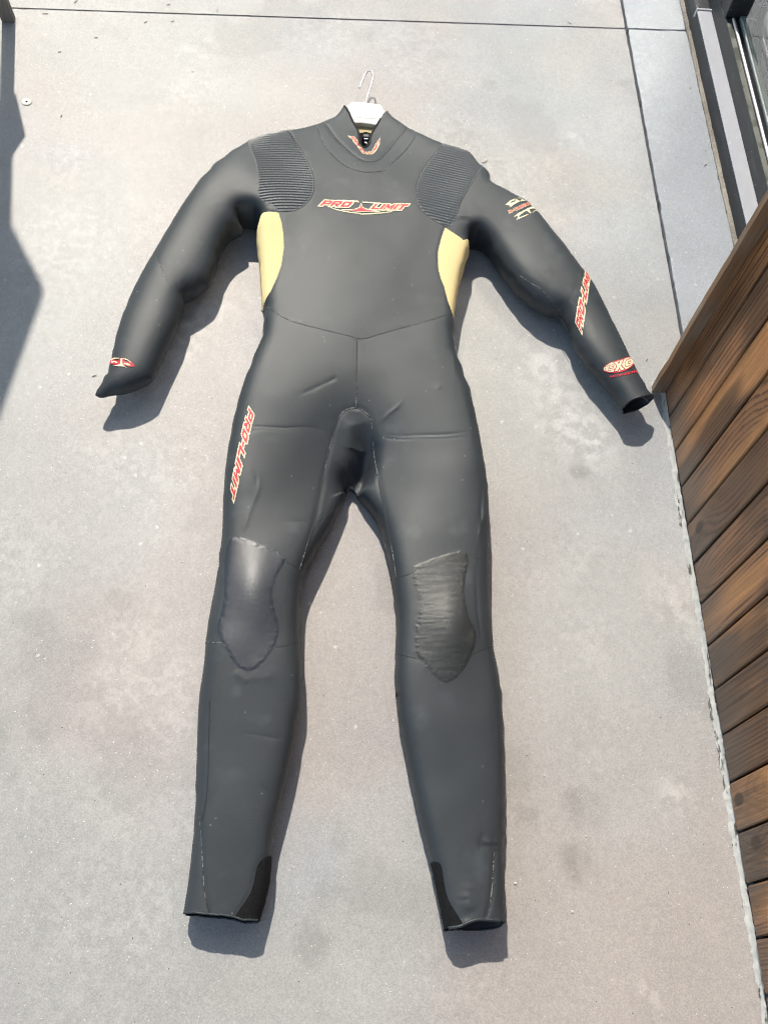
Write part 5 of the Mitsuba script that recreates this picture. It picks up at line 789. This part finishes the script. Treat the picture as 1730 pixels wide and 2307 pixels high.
def K(pts, w, h, x0, y0): return Polygon([((x - x0) / w, 1 - (y - y0) / h) for x, y in pts])
# chest: frame is the box 150..1500 x 150..400 of the measured drawing
kc = lambda *p: K(p, 1350, 250, 150, 150)
red = unary_union([word('PRO', .055, .40, .50, .80, .5, .14), word('LIMIT', .575, .955, .44, .66, .55, .16)])
pro = kc((235, 250), (280, 192), (380, 200), (390, 206), (500, 212), (660, 232), (685, 252), (640, 285), (560, 285), (520, 278), (360, 268), (330, 250))
red = unary_union([affinity.translate(word('PRO', .06, .395, .48, .80, .45, .14)), word('LIMIT', .575, .945, .40, .60, .5, .16)])
def tilt(g, k): return affinity.affine_transform(g, [1, 0, -k, 1, 0, 0])
red = unary_union([tilt(word('PRO', .065, .40, .56, .86, .17 / .3 * .3, .14), .18), tilt(word('LIMIT', .565, .945, .46, .76, .17, .14), .10)])
star_red = kc((790, 235), (806, 280), (860, 305), (990, 330), (830, 328), (755, 328), (600, 318), (720, 305), (776, 280))
star_cream = kc((790, 212), (815, 272), (860, 290), (1048, 330), (1040, 338), (830, 336), (750, 336), (525, 312), (530, 304), (700, 298), (765, 272))
arcs = [kc((385, 186), (480, 178), (600, 177), (752, 184), (768, 206), (740, 206), (600, 198), (470, 200), (390, 208)),
        kc((800, 198), (900, 199), (1030, 208), (1130, 222), (1196, 238), (1170, 244), (1080, 230), (960, 218), (815, 213)),
        kc((378, 284), (460, 302), (560, 324), (680, 342), (785, 350), (780, 362), (660, 352), (540, 334), (440, 312)),
        kc((782, 358), (880, 352), (1010, 346), (1120, 334), (1205, 320), (1200, 334), (1100, 348), (980, 360), (860, 368), (784, 372))]
print_pair(unary_union([red, star_red]), unary_union([grow(red, .055, asp('chest')), star_cream] + arcs), 'chest', 'chest_print', 'red and cream lettering across the chest')
def w9_(fr): return word('PRO-LIMIT', .02, .98, .14, .86, .45 / asp(fr), .14)
print_pair(w9_('thigh'), grow(w9_('thigh'), .13, asp('thigh')), 'thigh', 'thigh_print', 'red lettering with cream outline down the thigh')
print_pair(w9_('forearm'), grow(w9_('forearm'), .13, asp('forearm')), 'forearm', 'sleeve_print', 'red lettering with cream outline up the forearm')
print_pair(w9_('neck'), grow(w9_('neck'), .14, asp('neck')), 'neck', 'collar_print', 'red lettering with cream outline along the collar edge')
# right cuff: red oval with cream letters
ov = affinity.scale(Polygon([(math.cos(t), math.sin(t)) for t in np.linspace(0, 2 * math.pi, 60)[:-1]]), .5, .36)
ov = affinity.translate(ov, .5, .62)
inn = affinity.scale(ov, .93, .86)
e_, x_, o_ = word('E', .10, .36, .48, .76, .05, .1), word('X', .36, .66, .36, .90, .05, .1), word('O', .68, .92, .46, .76, .05, .1)
ring = unary_union([grow(x_, .06, asp('cuff_r')).difference(x_)] + [grow(g, .034, asp('cuff_r')).difference(g) for g in (e_, o_)])
k = decal(ov, FR['cuff_r'], suit, 'cuff_print', 'print_red', .0009, 'red and cream oval emblem at the wide open cuff')
decal(inn.union(x_).difference(ring), FR['cuff_r'], k, 'lettering', 'print_cream', .0014)
decal(word('NEOPRENE', .18, 1.0, .04, .16, .05, .2), FR['cuff_r'], k, 'lettering', 'print_red', .0010)
# left cuff: small red oval with a cream spike star
kq = lambda *p: K(p, 440, 200, 350, 190)
ov = kq((362, 300), (380, 262), (430, 225), (520, 205), (590, 205), (660, 228), (720, 265), (778, 318), (770, 350), (730, 356), (640, 340), (570, 330), (440, 335), (385, 325))
ov = ov.difference(unary_union([kq((440, 240), (520, 222), (535, 250), (470, 262)), kq((590, 232), (640, 240), (690, 275), (620, 262))]))
st = unary_union([kq((552, 208), (578, 208), (572, 280), (590, 330), (655, 376), (600, 352), (540, 348), (425, 355), (500, 330), (540, 300)),
                  kq((395, 262), (440, 228), (525, 208), (530, 218), (450, 240), (410, 272)), kq((592, 212), (650, 230), (720, 280), (712, 290), (650, 246), (594, 226)),
                  kq((398, 282), (480, 276), (505, 300), (470, 304), (440, 292), (430, 312), (400, 308)), kq((600, 290), (660, 296), (700, 322), (720, 335), (650, 330), (630, 312), (600, 318))])
k = decal(ov, FR['cuff_l'], suit, 'cuff_print', 'print_red', .0009, 'small red and cream emblem at the tucked cuff')
decal(st, FR['cuff_l'], k, 'emblem', 'print_cream', .0014)
# upper sleeve: two cream pointed stars with a line of small red letters between
def ks(*p):                                                   # measured drawing -> frame, corners LL LR HR HL
    a, b, c, d = (np.array(q, float) for q in ((560, 760), (1110, 530), (790, 258), (380, 415)))
    out = []
    for q in p:
        u, v = .5, .5
        for _ in range(12):
            r = a * (1 - u) * (1 - v) + b * u * (1 - v) + c * u * v + d * (1 - u) * v - q
            J = np.stack([(b - a) * (1 - v) + (c - d) * v, (d - a) * (1 - u) + (c - b) * u], 1)
            du = np.linalg.solve(J, -r); u += du[0]; v += du[1]
        out.append((u, v))
    return Polygon(out)
cream = [ks((395, 410), (500, 310), (600, 268), (640, 330), (650, 318), (612, 255), (720, 320), (760, 320), (790, 280), (880, 318), (720, 340), (620, 390), (460, 490), (520, 430), (500, 410)),
         ks((655, 256), (720, 244), (800, 262), (700, 262)),
         ks((580, 690), (720, 590), (860, 530), (960, 480), (1030, 448), (1120, 495), (1040, 500), (960, 520), (990, 620), (900, 560), (860, 565), (790, 610), (730, 650), (720, 700), (940, 622), (940, 635), (700, 740), (650, 755), (700, 690), (690, 660)),
         ks((1000, 595), (1130, 525), (1135, 540), (1010, 605))]
hole = ks((490, 365), (600, 295), (635, 335), (560, 350))
cream[0] = cream[0].buffer(0).difference(hole)
txt = word('X-THERM', 0.03, 1.12, .44, .60, .03, .2)
k = decal(unary_union([c.buffer(0) for c in cream] + [grow(txt, .026, asp('upper'))]), FR['upper'], suit, 'shoulder_print', 'print_cream', .0009, 'cream star shapes with small red letters on the upper sleeve')
decal(txt, FR['upper'], k, 'lettering', 'print_red', .0014)

# ------------------------------------------------------------------ hanger, zip, litter
DH = DATA['hanger']
hg = thing('clothes_hanger', 'white plastic clothes hanger with a steel hook in the neck of the wetsuit', 'hanger')
pl = Polygon(DH['plate']).buffer(.004).buffer(-.004)
def puffy(poly, z0, z1, r, rows=5):
    """a moulding with rounded edges"""
    ms = []
    zs = [(z0, 0)] + [(z1 - r + r * math.sin(a), r * (1 - math.cos(a))) for a in np.linspace(0, math.pi / 2, rows)]
    for (za, ia), (zb, ib) in zip(zs[:-1], zs[1:]):
        ga = poly.buffer(-ia - 1e-5)
        if zb - za > 1e-5: ms.append(ply_ground(ga if ib > ia else ga, za, zb))
    return join(ms)
part(hg, 'plate', puffy(pl, .026, .036, .004, 7), 'white_plastic')
lip = LineString(DH['emboss']).buffer(.0012)
part(hg, 'rib', ply_ground(lip, .0355, .0370), 'white_plastic')
for sx in (-1, 1):
    a = np.array(DH['plate']).mean(0) + [sx * .025, -.03]
    part(hg, 'arm', tube(np.array([[a[0], a[1], .028], [a[0] + sx * .06, a[1] - .025, .032], [a[0] + sx * .15, a[1] - .065, .034]]), .008, 10), 'white_plastic', smooth=True)
hk = spline(DH['hook'], .002)
zz = .031 + .012 * np.clip(np.linspace(-.2, 1.4, len(hk)), 0, 1)
part(hg, 'hook', tube(np.c_[hk, zz], .0017, 10), 'steel_wire', smooth=True)
k = hg
zp = np.array(DATA['zip'])
z0 = .040
sl = part(suit, 'zip_slider', join([bevel_box(zp[0] - .0075, zp[0] + .0075, zp[1] + .003, zp[1] + .014, z0 - .012, z0 + .004, .002), ]), 'black_plastic')
part(sl, 'pull', join([bevel_box(zp[0] - .0045, zp[0] + .0045, zp[1] - .001, zp[1] + .0022, z0 - .001, z0 + .003, .0008)]), 'zip_metal')
part(sl, 'bridge', join([bevel_box(zp[0] - .003, zp[0] + .0005, zp[1] - .0095, zp[1] - .0055, z0 - .003, z0 + .001, .0008), bevel_box(zp[0] + .0015, zp[0] + .0035, zp[1] - .0105, zp[1] - .007, z0 - .004, z0, .0008)]), 'zip_metal')
part(suit, 'zip_flap', ply_ground(Polygon(DATA['flap']), .0245, .0275), 'black_plush')
for (x, y, a, l, c), lab in zip(DATA['twigs'], DATA['twig_labels']):
    t = np.linspace(-.5, .5, 7)
    P = np.c_[x + l * t * math.cos(a) - c * l * (t * t - .08) * math.sin(a), y + l * t * math.sin(a) + c * l * (t * t - .08) * math.cos(a), np.full(7, .0014)]
    tk = thing('plant_scrap', lab, 'plant scrap', 'dry plant scraps blown over the concrete')
    scene[tk] = mikit.ply(tube(P, .0007 * np.sqrt(np.clip(1.05 - 4 * t * t, .1, 1)), 6), 'twig', smooth=True)
for (x, y, r), lab in zip(DATA['stones'], DATA['stone_labels']):
    r *= .55; m = trimesh.creation.icosphere(2, r)
    m.vertices *= 1 + .35 * (meshkit.noise(m.vertices / r * 1.3 + x * 50)[:, None] - .5)
    m.vertices *= [1.25, 1, .6]
    sk = thing('pebble', lab, 'pebble', 'pale pebbles loose on the floor')
    scene[sk] = mikit.ply(m.apply_translation([x, y, r * .45]), 'pale_stone', smooth=True)
